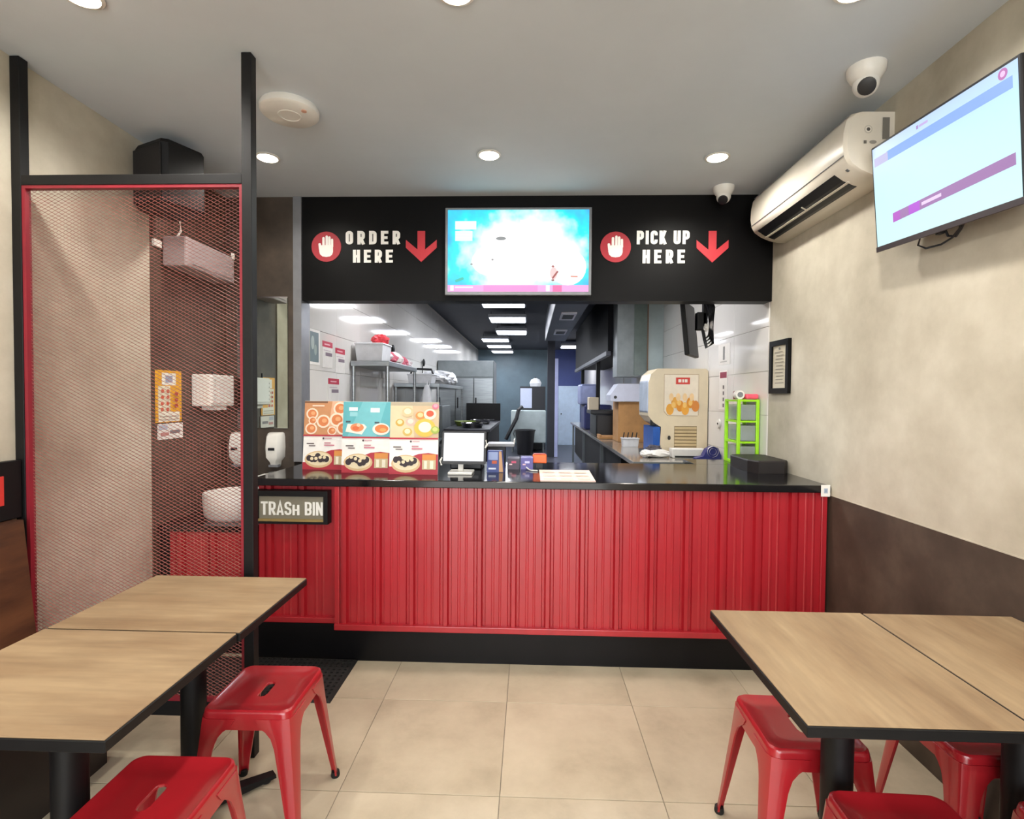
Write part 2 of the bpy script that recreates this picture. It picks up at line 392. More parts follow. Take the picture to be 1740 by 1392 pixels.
def make_troffer():
    r = thing('ceiling_panel_light', '', 'ceiling light', (0, 0, 0), 'kitchen ceiling panel lights')
    B().box(-.31, .31, -.31, .31, 0, .05).build('housing', GREYM, r)
    B().box(-.29, .29, -.27, .27, -.012, .0, bev=.005).build('diffuser', LAMPC, r)
    for s in (-1, 1): B().tube([(s*.28, 0, .05), (s*.28, 0, .146)], .004).build('hanger', BLACKM, r)
    return r
tr = make_troffer()
LT = bpy.data.lights.new('panel_lamp', 'AREA'); LT.shape = 'SQUARE'; LT.size = .56; LT.energy = TROFFER_W; LT.color = (.80, .88, 1)
LN = LT.copy(); LN.energy = 5.5; LN.color = (1, .94, .86)  # warm lamp for the two unseen panels added to brighten the near kitchen
tspots = [(-.75, 4.6, 'panel light added unseen behind the header, left one'), (.70, 4.6, 'panel light added unseen behind the header, right one'), (-.38, 7.3, 'widest kitchen panel light, just under the menu screen'), (-.38, 8.85, 'second kitchen panel light below the menu screen'), (-.38, 10.6, 'third kitchen panel light below the menu screen'),
          (-.80, 12.1, 'first of the three small panel lights farther back'), (-.80, 13.6, 'middle of the three small panel lights farther back'), (-.80, 15.2, 'farthest and smallest kitchen panel light'), (1.08, 13.6, 'panel light in the blue room at the back right')]
for i, (x, y, lab) in enumerate(tspots):
    if i == 0: d = tr; d.location = (x, y, 2.75); d['label'] = lab
    else: d = copy_tree(tr, (x, y, 2.75), lab)
    l = bpy.data.objects.new('panel_lamp', LN if y < 5 else LT); COL.objects.link(l); l.parent = d; l.location = (0, 0, -.02)

# ================================================================== COUNTER
def corrugated(x0, x1, z0, z1, y, phase=0.0, pitch=.187):
    """trapezoid-ribbed sheet facing -y"""
    pts = [(x0, 0)]; k = 0; x = x0 + phase
    while x < x1 - .06:
        for dx, dy in ((0, 0), (.004, .010), (.016, .010), (.024, -.012), (.044, -.012), (.052, .010), (.064, .010), (.068, 0), (.100, 0), (.104, -.0025), (.112, -.0025), (.116, 0), (.140, 0), (.144, -.0025), (.150, -.0025), (.154, 0)):
            if x+dx < x1-.002: pts.append((x+dx, dy))
        x += pitch
    pts.append((x1, 0))
    front = [(u, y+d) for u, d in pts]; back = [(x1, y+.03), (x0, y+.03)]
    b = B(); rings = [[(u, v, z) for u, v in front+back] for z in (z0, z1)]
    return b.loft(rings)
ct = thing('service_counter', 'long red ribbed-metal service counter on a black kick base', 'counter', (.25, 3.2, 0))
corrugated(-1.072, 1.592, .20, .975, YC+.028, .02).build('ribbed_panel', RED, ct)
B().box(-1.072, 1.592, YC+.004, YC+.05, .178, .212, bev=.004).build('bottom_ledge', RED, ct)
B().box(-1.072, -1.045, YC+.012, YC+.05, .2, .975, bev=.003).build('corner_strip', RED, ct)
B().box(1.56, 1.588, YC+.012, YC+.05, .2, .975, bev=.003).build('corner_strip', RED, ct)
B().box(-1.072, 1.594, YC+.03, YC+.06, 0, .178).build('kick_base', BLACKK, ct)
B().box(-1.07, 1.594, YC+.06, 3.66, .05, .974).build('carcass', BLACKM, ct)
tp = tag(B().box(-1.525, XR-.003, YC, 3.70, .976, 1.016, bev=.004).build('worktop', BLACKG), 'long polished black worktop over the red counter', 'worktop')
tb = thing('trash_unit', 'red ribbed trash cabinet with a black framed flap at the counter end', 'trash bin', (-1.3, 3.2, 0))
corrugated(-1.52, -1.074, .22, .975, YC+.065, .03).build('ribbed_panel', RED, tb)
B().box(-1.52, -1.074, YC+.040, YC+.09, .20, .232, bev=.004).build('bottom_ledge', RED, tb)
B().box(-1.52, -1.074, YC+.040, YC+.07, 0, .2).build('kick_base', BLACKK, tb)
B().box(-1.52, -1.08, YC+.096, 3.55, .05, .974).build('carcass', BLACKM, tb)
fr = B(); x0, x1, z0, z1 = -1.518, -1.105, .765, .948
fr.box(x0, x1, YC+.002, YC+.06, z1-.03, z1).box(x0, x1, YC+.002, YC+.06, z0, z0+.012).box(x1-.024, x1, YC+.002, YC+.06, z0+.012, z1-.03).box(x0, x0+.02, YC+.002, YC+.06, z0+.012, z1-.03)
fr.build('flap_frame', BLACKM, tb)
fp = B().box(x0+.022, x1-.026, YC+.018, YC+.03, z0+.014, z1-.032, bev=.002).build('flap', M('brushed_brass_grey_plate', '9A9684', rough=.35, metal=.5, var=.1, scale=3), tb)
lettering('letter', 'TRASH BIN', ink('F0F0EA'), fp, x0+.034, x1-.030, YC+.0150, .812, .886, gap=.07, t=.15, depth=.003, caps={4: .78})
B().box(x0+.022, x1-.026, YC+.006, YC+.018, z0+.013, z0+.026).build('flap_lip', M('brass_lip', 'B49B63', rough=.35, metal=.6, var=.1), tb)
qs = thing('counter_tag', 'small white tag stuck on the right end of the worktop', 'tag', (1.57, YC, .97))
B().box(1.545, 1.592, YC-.004, YC-.0006, .958, 1.020, bev=.001, seg=1).build('tag_plate', PAPER, qs)
art('tag_print', qs, (1.545, YC-.0042, .958), (1, 0, 0), (0, 0, 1), [('r', 'A9B4C4', 0, .014, .034, .018, .044), ('r', '8F9DB2', 0, .019, .029, .024, .038)], (0, -1, 0))

# ================================================================== HEADER SIGNS AND SCREEN
def hand_shapes(s, c='F4F1EA'):
    # raised palm, thumb on the left, inside a red disc of radius s
    S = []
    S.append(('p', c, 0, [(-.44*s, .02*s), (-.40*s, .10*s), (.46*s, .12*s), (.46*s, -.34*s), (.40*s, -.52*s), (.26*s, -.64*s), (0, -.68*s), (-.26*s, -.64*s), (-.42*s, -.5*s), (-.48*s, -.3*s)]))
    S.append(('c', c, 0, (-.40*s, -.2*s), (-.44*s, .16*s), .085*s))
    for x, y in ((-.18, .56), (.04, .66), (.22, .60), (.40, .44)): S.append(('c', c, 0, (x*s, 0), (x*s, y*s), .082*s))
    return S
def header_sign(name, label, cx, cz, rows, ax, cat='sign'):
    t = thing(name, label, cat, (cx, YF, cz))
    d = B().rev((cx, YF-.005, cz), [(.102, 0), (.102, .005)], 32, axis='y').build('red_disc', ink('AC2431'), t)
    art('raised_hand', d, (cx, YF-.0055, cz), (1, 0, 0), (0, 0, 1), hand_shapes(.102), (0, -1, 0))
    for txt, a, b, z0, z1, sp in rows: lettering('letter', txt, ink('F4F1EA'), t, a, b, YF-.004, z0, z1, gap=sp, depth=.004)
    w, h = .105, .104
    P = [(-.026, h), (.026, h), (.026, -.02), (w, .045), (w, -.008), (0, -h), (-w, -.008), (-w, .045), (-.026, -.02)]
    B().prism([(ax+x, cz+z) for x, z in P], 'y', YF-.006, YF).build('arrow', ink('B82A34'), t)
    return t
header_sign('order_sign', 'ORDER HERE lettering with hand disc and red arrow on black header', -1.395, 2.486,
            [('ORDER', -1.262, -.889, 2.502, 2.592, .27), ('HERE', -1.212, -.938, 2.378, 2.465, .25)], -.744)
header_sign('pickup_sign', 'PICK UP HERE lettering with hand disc and red arrow on black header', .563, 2.480,
            [('PICK UP', .703, 1.052, 2.498, 2.588, .12), ('HERE', .743, 1.022, 2.372, 2.461, .27)], 1.202)
tv = thing('menu_screen', 'bright blue and white menu screen between the two header signs', 'screen', (-.088, YF, 2.157))
B().box(-.574, .398, YF-.055, YF-.02, 2.150, 2.728, bev=.004).build('casing', GREYP, tv)
B().box(-.3, .12, YF-.02, YF-.001, 2.25, 2.6).build('wall_bracket', BLACKM, tv)
def screen_mat():
    m = bpy.data.materials.new('menu_screen_picture'); m.use_nodes = True; nt = m.node_tree; b = nt.nodes['Principled BSDF']
    b.inputs['Base Color'].default_value = (.02, .02, .02, 1); b.inputs['Roughness'].default_value = .3
    tc = nt.nodes.new('ShaderNodeTexCoord'); mp = nt.nodes.new('ShaderNodeMapping'); mp.inputs['Location'].default_value = (-.05, 0, .03); mp.inputs['Scale'].default_value = (2.1, 0, 3.0)
    ln = nt.nodes.new('ShaderNodeVectorMath'); ln.operation = 'LENGTH'; nz = nt.nodes.new('ShaderNodeTexNoise'); nz.inputs['Scale'].default_value = 7; nz.inputs['Detail'].default_value = 3
    ad = nt.nodes.new('ShaderNodeMath'); ad.operation = 'MULTIPLY_ADD'; ad.inputs[1].default_value = 1.1; rp = nt.nodes.new('ShaderNodeValToRGB')
    nt.links.new(tc.outputs['Object'], mp.inputs[0]); nt.links.new(mp.outputs[0], ln.inputs[0]); nt.links.new(tc.outputs['Object'], nz.inputs['Vector'])
    nt.links.new(nz.outputs[0], ad.inputs[0]); nt.links.new(ln.outputs['Value'], ad.inputs[2]); nt.links.new(ad.outputs[0], rp.inputs[0])
    e = rp.color_ramp.elements; e[0].position = .0; e[0].color = (1, 1, 1, 1); e[1].position = 1.0; e[1].color = (.05, .36, .95, 1)
    for p, c in ((.60, (1, 1, 1, 1)), (.70, (.55, 1, 1, 1)), (.80, (.02, .80, .90, 1)), (.90, (.05, .55, .95, 1))):
        q = e.new(p); q.color = c
    sc_ = nt.nodes.new('ShaderNodeMath'); sc_.operation = 'MULTIPLY'; sc_.inputs[1].default_value = .52
    nt.links.new(ad.outputs[0], sc_.inputs[0]); nt.links.new(sc_.outputs[0], rp.inputs[0])
    nt.links.new(rp.outputs[0], b.inputs['Emission Color']); b.inputs['Emission Strength'].default_value = .80
    return m
so = bpy.data.objects.new('picture', None)
sm = B(); sm.box(-.556, .380, YF-.0562, YF-.054, 2.172, 2.712)
pc = sm.build('picture', screen_mat(), tv)
# picture object coordinates are relative to the tv base: shift texture centre to the middle of the screen
for n in pc.data.materials[0].node_tree.nodes:
    if n.type == 'MAPPING': n.inputs['Location'].default_value = (-.06, 0, -.27*3.0)
art('picture_graphics', tv, (-.556, YF-.0563, 2.172), (1, 0, 0), (0, 0, 1), [
    ('r', 'F5A3DC', 1, 0, .936, 0, .044), ('r', 'FF8CD0', 1, .24, .60, 0, .044), ('r', 'FF6AA8', 1, .70, .76, 0, .044), ('r', 'FFFFFF', 1, .018, .04, .006, .04), ('r', 'FFE6F6', 1, .05, .17, .024, .034), ('r', 'FFFFFF', 1, .655, .68, .002, .042),
    ('r', 'FFFFFF', 1, .05, .19, .41, .465), ('r', 'E6FBFF', 1, .05, .165, .335, .40), ('r', 'D8F2F6', 1, .05, .165, .385, .389), ('r', 'D8F2F6', 1, .05, .165, .365, .369), ('r', 'D8F2F6', 1, .05, .165, .345, .349),
    ('e', '6E7478', 1, .355, .35, .034, .012), ('e', 'FFFFFF', 1, .30, .2, .14, .1), ('e', 'FFFFFF', 1, .80, .16, .12, .12), ('e', 'F4C7C7', 1, .705, .12, .024, .04), ('c', '9A4A48', 1, (.70, .09), (.73, .13), .006), ('e', 'A05858', 1, .70, .165, .009, .007), ('e', '8C4A4A', 1, .70, .075, .01, .006), ('c', 'D98C7A', 1, (.82, .10), (.86, .098), .004),
    ('c', '2FB8A8', 1, (.06, .07), (.10, .085), .009), ('e', '8A8A8A', 1, .16, .18, .008, .006), ('e', '8A8A8A', 1, .30, .21, .007, .006), ('r', 'F0F4F4', 1, .48, .61, .385, .47)], (0, -1, 0))

# ================================================================== CEILING THINGS
def dome(name, label, x, y, s, look):
    t = thing(name, label, 'security camera', (x, y, ZC))
    B().rev((x, y, ZC), [(.062*s, 0), (.060*s, -.022*s), (.050*s, -.040*s), (.040*s, -.05*s)], 24, cap1=True).build('base', WHITEP, t, True)
    c = Vector((x, y, ZC-.058*s)); d = Vector(look).normalized()
    q = Vector((0, 0, 1)).rotation_difference(d).to_matrix().to_4x4()
    b = B(); tmp = bmesh.new(); bmesh.ops.create_uvsphere(tmp, u_segments=20, v_segments=14, radius=.042*s); b._merge(tmp, Matrix.Translation(c)); ball = b.build('eyeball', WHITEP, t, True)
    b = B(); b.rev((0, 0, .030*s), [(.029*s, 0), (.027*s, .012*s), (.012*s, .015*s)], 20); bmesh.ops.transform(b.bm, matrix=Matrix.Translation(c) @ q, verts=b.bm.verts); b.build('lens', BLACKT, ball, True)
dome('dome_camera', 'larger white dome camera on the ceiling above the air conditioner', 1.355, 2.23, 1.15, (-.35, -.75, -.65))
dome('dome_camera', 'smaller white dome camera on the ceiling above the pick up arrow', 1.226, 3.456, 1.05, (-.35, -.6, -.85))
ap = thing('wifi_disc', 'flat white round device on the ceiling beside the partition post', 'access point', (-1.135, 2.47, ZC))
B().rev((-1.135, 2.47, ZC), [(.125, 0), (.132, -.012), (.130, -.030), (.118, -.040), (.02, -.043)], 36).build('body', WHITEP, ap, True)
B().rev((-1.135, 2.47, ZC-.0405), [(.055, -.0005), (.052, -.004), (.045, -.004), (.042, -.0005)], 24, cap0=False, cap1=False).build('ring', WHITEP, ap, True)
B().cyl((-1.05, 2.43, ZC-.045), .012, .006).build('status_light', ink('D9A890'), ap)

# ================================================================== AIR CONDITIONER
ac = thing('air_conditioner', 'cream wall-mounted air conditioner under the ceiling on the right wall', 'air conditioner', (XR, 2.93, 2.45))
Y0, Y1 = 2.42, 3.43
prof = [(0, 2.750), (.150, 2.752), (.182, 2.742), (.203, 2.715), (.214, 2.66), (.216, 2.60), (.208, 2.552), (.190, 2.520), (.150, 2.492), (.10, 2.470), (.05, 2.458), (0, 2.455)]
b = B(); rings = []
for yy, k in ((Y0, .94), (Y0+.012, 1), (Y1-.012, 1), (Y1, .94)):
    rings.append([(XR-.001-d*k, yy, 2.605+(z-2.605)*(.97 if k < 1 else 1)) for d, z in prof])
b.loft(rings).build('body', ACP, ac, True)
def acq(d, z, off): return (XR-.001-d-off*.75, z-off*.66)
# louvre slot along the slanted underside
def acstrip(name, mat, pts, ya, yb, off, th=.002):
    P = [(XR-.001-d-off*.5, z-off*.87) for d, z in pts] + [(XR-.001-d-(off-th)*.5, z-(off-th)*.87) for d, z in pts[::-1]]
    return B().prism(P, 'y', ya, yb).build(name, mat, ac)
acstrip('louvre_slot', BLACKT, [(.190, 2.520), (.150, 2.492), (.10, 2.470), (.086, 2.467)], Y0+.12, Y1-.06, .002, .004)
acstrip('flap', ACP, [(.137, 2.486), (.127, 2.482)], Y0+.10, Y1-.05, .008, .005)
acstrip('divider', ACP, [(.160, 2.499), (.132, 2.484)], Y0+.47, Y0+.478, .006, .004)
for zz, dd in ((2.735, .193), (2.56, .212)): B().tube([(XR-.001-dd, Y0+.012, zz), (XR-.001-dd, Y1-.012, zz)], .0022, 6).build('front_seam', GREYP, ac)
art('side_print', ac, (XR-.21, Y0, 2.455), (1, 0, 0), (0, 0, 1), [('e', 'C9C2B4', 0, .095, .215, .018, .018), ('e', 'EDE6D8', 0, .095, .215, .013, .013), ('e', '55524E', 0, .095, .215, .008, .008), ('r', '6A665F', 0, .075, .088, .152, .166), ('e', '9A958C', 0, .115, .158, .016, .008), ('r', '77736B', 0, .155, .185, .17, .265)], (0, -1, 0), .0006)
acstrip('signal_dots', GREYP, [(.180, 2.513), (.168, 2.505)], Y0+.035, Y0+.05, .003)

# ================================================================== WALL TV ON THE RIGHT
t2 = thing('wall_tv', 'tilted flat television showing a pale blue page on the right wall', 'television', (XR, 2.0, 2.1))
TL, TR, BL, BR = Vector((1.452, 2.352, 2.548)), Vector((1.452, 1.652, 2.516)), Vector((1.502, 2.362, 2.120)), Vector((1.502, 1.672, 2.078))
uu = ((TR-TL)+(BR-BL))/2; W2 = uu.length; uu.normalize(); vv = ((TL-BL)+(TR-BR))/2; H2 = vv.length; vv = (vv - uu*vv.dot(uu)).normalized(); nn = uu.cross(vv).normalized()
if nn.x > 0: nn = -nn
ctr = (TL+TR+BL+BR)/4; o2 = ctr - uu*W2/2 - vv*H2/2
def obox(b, u0, u1, v0, v1, n0, n1, bev=0):
    t = bmesh.new(); bmesh.ops.create_cube(t, size=1); bmesh.ops.scale(t, vec=(u1-u0, v1-v0, n1-n0), verts=t.verts); bmesh.ops.translate(t, vec=((u0+u1)/2, (v0+v1)/2, (n0+n1)/2), verts=t.verts)
    if bev: bmesh.ops.bevel(t, geom=t.edges[:], offset=bev, segments=1, affect='EDGES')
    mt = Matrix((uu, vv, nn)).transposed().to_4x4(); mt.translation = o2; b._merge(t, mt); return b
obox(B(), 0, W2, 0, H2, -.022, 0, .003).build('casing', BLACKT, t2)
obox(B(), W2*.2, W2*.97, .01, H2*.55, -.060, -.022, .006).build('back_housing', BLACKT, t2)
obox(B(), 0, W2, -.004, .018, -.006, .002, .001).build('lower_bezel', M('dark_grey_bezel', '3A3234', rough=.35, var=.1), t2)
def grad_mat():
    m = bpy.data.materials.new('tv_page_gradient'); m.use_nodes = True; nt = m.node_tree; b = nt.nodes['Principled BSDF']
    b.inputs['Base Color'].default_value = (.02, .02, .02, 1); b.inputs['Roughness'].default_value = .35
    tc = nt.nodes.new('ShaderNodeTexCoord'); sp = nt.nodes.new('ShaderNodeSeparateXYZ'); rp = nt.nodes.new('ShaderNodeValToRGB'); nt.links.new(tc.outputs['Generated'], sp.inputs[0]); nt.links.new(sp.outputs['Z'], rp.inputs[0])
    e = rp.color_ramp.elements; e[0].color = (.62, .94, .99, 1); e[1].color = (.46, .60, .98, 1); q = e.new(.55); q.color = (.55, .90, .98, 1)
    nt.links.new(rp.outputs[0], b.inputs['Emission Color']); b.inputs['Emission Strength'].default_value = .76; return m
obox(B(), .010, W2-.010, .018, H2-.010, .0004, .0012).build('display', grad_mat(), t2)
art('page_graphics', t2, o2 + nn*.0013, uu, vv, [
    ('r', '7FA6FA', 1, .14*W2, .96*W2, .80*H2, .885*H2), ('r', 'B8B6DC', 1, .03*W2, .15*W2, .80*H2, .88*H2), ('r', '9E7FC0', 1, .385*W2, .40*W2, .915*H2, .945*H2), ('r', 'BBA6DE', 1, .405*W2, .47*W2, .92*H2, .94*H2),
    ('e', 'B05CA8', 1, .915*W2, .93*H2, .017, .017), ('e', 'E4B6E0', 1, .915*W2, .93*H2, .009, .009),
    ('p', '9A6FA8', 1, [(.17*W2, .215*H2), (.965*W2, .275*H2), (.965*W2, .36*H2), (.17*W2, .30*H2)]), ('p', 'B04FD0', 1, [(.30*W2, .225*H2), (.385*W2, .231*H2), (.385*W2, .316*H2), (.30*W2, .31*H2)]), ('p', 'B04FC0', 1, [(.17*W2, .215*H2), (.23*W2, .22*H2), (.23*W2, .305*H2), (.17*W2, .30*H2)]),
    ('p', 'E2CBEE', 1, [(.40*W2, .262*H2), (.54*W2, .272*H2), (.54*W2, .30*H2), (.40*W2, .29*H2)])], nn, .0003)
B().box(1.535, XR-.001, 1.86, 2.06, 2.2, 2.42).build('wall_mount', BLACKM, t2)
cbl = [(1.54, 2.16, 2.13), (1.55, 2.19, 2.095), (1.56, 2.16, 2.075), (1.565, 2.09, 2.07), (1.56, 2.03, 2.078), (1.555, 1.99, 2.10), (1.55, 1.975, 2.14)]
B().tube(cbl, .004).build('cable', BLACKT, t2, True)
B().tube([(1.55, 2.06, 2.13), (1.56, 2.05, 2.09), (1.565, 2.02, 2.08), (1.56, 1.99, 2.10), (1.55, 1.95, 2.135)], .0045).build('cable', BLACKT, t2, True)
B().box(1.53, 1.55, 2.05, 2.075, 2.10, 2.14, bev=.003).build('plug', BLACKT, t2)

# framed certificate
cf = thing('framed_certificate', 'black framed certificate on the right wall beside the opening', 'picture frame', (XR, 3.43, 1.51))
y0, y1, z0, z1 = 3.303, 3.560, 1.508, 1.848; b = B(); w = .034
b.box(XR-.022, XR-.001, y0, y1, z1-w, z1).box(XR-.022, XR-.001, y0, y1, z0, z0+w).box(XR-.022, XR-.001, y0, y0+w, z0+w, z1-w).box(XR-.022, XR-.001, y1-w, y1, z0+w, z1-w)
b.build('frame', BLACKP, cf)
B().box(XR-.010, XR-.001, y0+w, y1-w, z0+w, z1-w).build('certificate', M('certificate_paper', 'CFC6B0', rough=.5, var=.04), cf)
art('certificate_print', cf, (XR-.0104, y1-w, z0+w), (0, -1, 0), (0, 0, 1), [('r', '8C8474', 0, .03+.01*(k % 3), .15-.012*(k % 2), .03+.022*k, .036+.022*k) for k in range(10)] + [('e', '6F6A60', 0, .095, .252, .012, .008)], (-1, 0, 0))

# ================================================================== MESH PARTITION
pt = thing('mesh_partition', 'black steel screen filled with red expanded mesh in front of the wash basin', 'partition', (-1.6, YP+.03, 0))
B().box(-2.089, -2.050, YP, YP+.040, 0, ZC-.002, bev=.002).build('post', BLACKM, pt)
B().box(-1.147, -1.107, YP, YP+.040, 0, ZC-.002, bev=.002).build('post', BLACKM, pt)
B().box(-2.05, -1.147, YP+.001, YP+.039, 2.311, 2.351, bev=.002).build('rail', BLACKM, pt)
B().box(-2.05, -1.147, YP+.001, YP+.039, .165, .225, bev=.002).build('rail', BLACKM, pt)
MX0, MX1, MZ0, MZ1, MY = -2.050, -1.147, .225, 2.311, YP+.022
for a in ((MX0, MX0+.014, MZ0, MZ1), (MX1-.012, MX1, MZ0, MZ1)): B().box(a[0], a[1], YP+.004, YP+.03, a[2], a[3]).build('frame_bar', REDF, pt)
for a in ((MX0+.014, MX1-.012, MZ1-.012, MZ1), (MX0+.014, MX1-.012, MZ0, MZ0+.012)): B().box(a[0], a[1], YP+.004, YP+.03, a[2], a[3]).build('frame_bar', REDF, pt)
# expanded metal: zig-zag strands meeting in diamonds
px_, pz_ = .0285, .0074; nx = int((MX1-MX0-.03)/px_)+1; nz = int((MZ1-MZ0-.004)/pz_)
verts = []; faces = []; hw, hd = .0005, .0012; L = org(pt)
for r in range(nz):
    zb = MZ0 + r*pz_ + pz_/2; sgn = 1 if r % 2 else -1; prev = None
    for k in range(2*nx+1):       # one zig-zag strand per row; mirrored rows meet in diamonds
        x = MX0 + .008 + k*px_/2
        if x > MX1-.004: break
        z = zb + sgn*(pz_/2)*(1 if k % 2 else -1)
        b0 = len(verts)
        for dy, dz in ((-hd, -hw), (hd, -hw+.001), (hd, hw+.001), (-hd, hw)): verts.append((x-L.x, MY+dy-L.y, z+dz-L.z))
        if prev is not None:
            for q in range(4): faces.append((prev+q, prev+(q+1) % 4, b0+(q+1) % 4, b0+q))
        prev = b0
me = bpy.data.meshes.new('expanded_mesh'); me.from_pydata(verts, [], faces); me.materials.append(REDMESH)
o = bpy.data.objects.new('expanded_mesh', me); COL.objects.link(o); o.parent = pt; o['kind'] = 'stuff'

# ================================================================== WASH BASIN CORNER
vn = thing('vanity_unit', 'low red vanity with a black top in the corner behind the mesh', 'vanity', (-1.8, 3.2, 0))
corrugated(-2.03, -1.53, .18, .70, 2.905, .03).build('ribbed_panel', RED, vn)
B().box(-2.085, -2.032, 2.90, 2.935, 0, .70).build('filler', BLACKM, vn)
B().box(-2.03, -1.53, 2.92, 2.94, 0, .18).build('kick_base', BLACKK, vn)
B().box(-2.085, -1.53, 2.94, 3.575, .05, .70).build('carcass', BLACKM, vn)
B().box(-2.088, -1.528, 2.885, 3.578, .702, .738, bev=.003).build('vanity_top', BLACKG, vn)
bs = thing('wash_basin', 'round white vessel basin on the black vanity top', 'basin', (-1.775, 3.13, .738))
B().rev((-1.775, 3.13, .7385), [(.150, 0), (.170, .02), (.178, .08), (.180, .145), (.176, .152), (.166, .148), (.160, .08), (.12, .03), (.02, .022)], 40).build('bowl', WHITEP, bs, True)
B().cyl((-1.775, 3.13, .76), .022, .004).build('drain', CHROME, bs)
fc = thing('faucet', 'pale tap rising behind the round basin', 'faucet', (-1.70, 3.40, .738))
B().tube([(-1.70, 3.40, .7385), (-1.70, 3.40, .93)], .02, 14).build('riser', CHROME, fc, True)
B().box(-1.755, -1.645, 3.20, 3.43, .93, .955, bev=.006).build('spout', WHITEP, fc)
B().box(-1.71, -1.69, 3.36, 3.46, .957, .968, bev=.003).build('lever', CHROME, fc)
mr = thing('wall_mirror', 'tall frameless mirror on the dark wall left of the opening', 'mirror', (-1.84, YF, 1.245))
B().box(-2.02, -1.661, YF-.008, YF-.001, 1.245, 2.145, bev=.003).build('glass', MIRROR, mr)
B().box(-2.02, -1.661, YF-.010, YF-.0085, 2.139, 2.147).build('top_channel', CHROME, mr)
def soap(label, x0, x1):
    y1 = YF-.001; y0 = y1-.085; cx = (x0+x1)/2
    t = thing('soap_dispenser', label, 'soap dispenser', (cx, y1, .99), 'soap dispensers above the counter')
    b = B(); rings = []
    for z, k, dpt in ((.99, .42, .06), (1.02, .5, .075), (1.05, .95, .088), (1.12, 1, .092), (1.19, .95, .080), (1.212, .86, .062), (1.218, .7, .05)):
        w = (x1-x0)/2*k; rings.append([(cx-w, y1, z), (cx-w, y1-dpt*.7, z), (cx-w*.7, y1-dpt, z), (cx+w*.7, y1-dpt, z), (cx+w, y1-dpt*.7, z), (cx+w, y1, z)])
    b.loft(rings).build('shell', WHITEP, t, True)
    B().box(cx-.022, cx+.022, y1-.0965, y1-.09, 1.10, 1.118, bev=.002).build('level_window', BLACKT, t)
    B().box(cx-.030, cx+.034, y1-.07, y1-.03, .985, 1.0).build('push_lever', GREYP, t)
soap('white soap dispenser on the dark wall right of the partition post', -1.793, -1.683)
soap('white soap dispenser seen through the mesh left of the post', -2.045, -1.940)
pd = thing('towel_dispenser', 'white paper towel dispenser on the dark wall behind the mesh', 'towel dispenser', (XL, 3.33, 1.4))
B().box(XL-.005, -1.972, 3.20, 3.46, 1.40, 1.60, bev=.008).build('cabinet', WHITEP, pd)
B().box(-1.972, -1.966, 3.215, 3.445, 1.42, 1.59, bev=.002).build('cover', WHITEP, pd)
B().box(XL+.01, -1.99, 3.28, 3.40, 1.375, 1.40).build('paper_end', PAPER, pd)
art('cover_dots', pd, (-1.9658, 3.23, 1.40), (0, 1, 0), (0, 0, 1), [('r', '77787C', 0, .0, .006, .035+.03*k, .047+.03*k) for k in range(5)], (1, 0, 0))
B().cyl((-2.0, 3.27, 1.60), .006, .035).build('key', BLACKT, pd)
ps = tag(B().box(XL-.005, XL-.002, 2.885, 3.105, 1.312, 1.612).build('hygiene_poster', ink('E6A722')), 'yellow hygiene notice on the dark wall behind the mesh', 'poster')
pz = art('poster_print', ps, (XL-.002, 2.885, 1.312), (0, 1, 0), (0, 0, 1), [('r', 'E9E2C9', 0, .02, .12, .05, .21), ('r', 'F1EEE4', 0, .05, .17, .215, .285), ('r', '9CA3B8', 0, .08, .14, .23, .27), ('r', 'EFEBDC', 0, .02, .20, .005, .06), ('r', 'B9B2A0', 0, .03, .19, .012, .02), ('r', 'B9B2A0', 0, .03, .19, .03, .038)]
    + [('e', 'C8553A', 0, .05+.045*(k % 2), .075+.035*(k//2), .013, .011) for k in range(8)] + [('e', 'B0402A', 0, .165, .095+.035*k, .016, .012) for k in range(3)], (1, 0, 0))
ps2 = tag(B().box(XL-.005, XL-.002, 2.90, 3.115, 1.215, 1.305).build('notice_sheet', PAPER), 'small white notice below the yellow poster behind the mesh', 'notice')
art('notice_print', ps2, (XL-.002, 2.90, 1.215), (0, 1, 0), (0, 0, 1), [('r', 'B4BAC9', 0, .01, .08, .055, .085), ('r', '7A7478', 0, .10, .19, .03, .05), ('r', 'C08A86', 0, .02, .09, .02, .04)], (1, 0, 0))
lb = thing('wall_lamp_box', 'white wall-mounted box high on the dark wall behind the mesh', 'wall unit', (XL, 3.2, 2.2))
B().box(XL-.005, -1.952, 2.95, 3.44, 2.205, 2.375, bev=.012).build('housing', M('pinkish_white_plastic', 'A89C9C', rough=.5, var=.03), lb)
B().box(-1.952, -1.947, 3.0, 3.40, 2.225, 2.355, bev=.002).build('cover', MATS['pinkish_white_plastic'], lb)
B().box(-1.96, -1.945, 3.41, 3.43, 2.36, 2.40, bev=.002).build('latch', WHITEP, lb)
B().tube([(-2.07, 3.03, 2.375), (-2.05, 3.05, 2.43), (-2.05, 3.04, 2.49), (-2.07, 3.01, 2.545)], .006).build('cable', WHITEP, lb, True)
sk = tag(B().box(XL-.006, XL+.02, 2.94, 3.01, 2.515, 2.56, bev=.004).build('power_socket', WHITEP), 'white socket with a plug above the wall box behind the mesh', 'socket')
sk2 = tag(B().box(XL-.006, XL+.012, 2.87, 2.93, 2.295, 2.335, bev=.003).build('wall_switch', WHITEP), 'small white switch left of the wall box behind the mesh', 'switch')
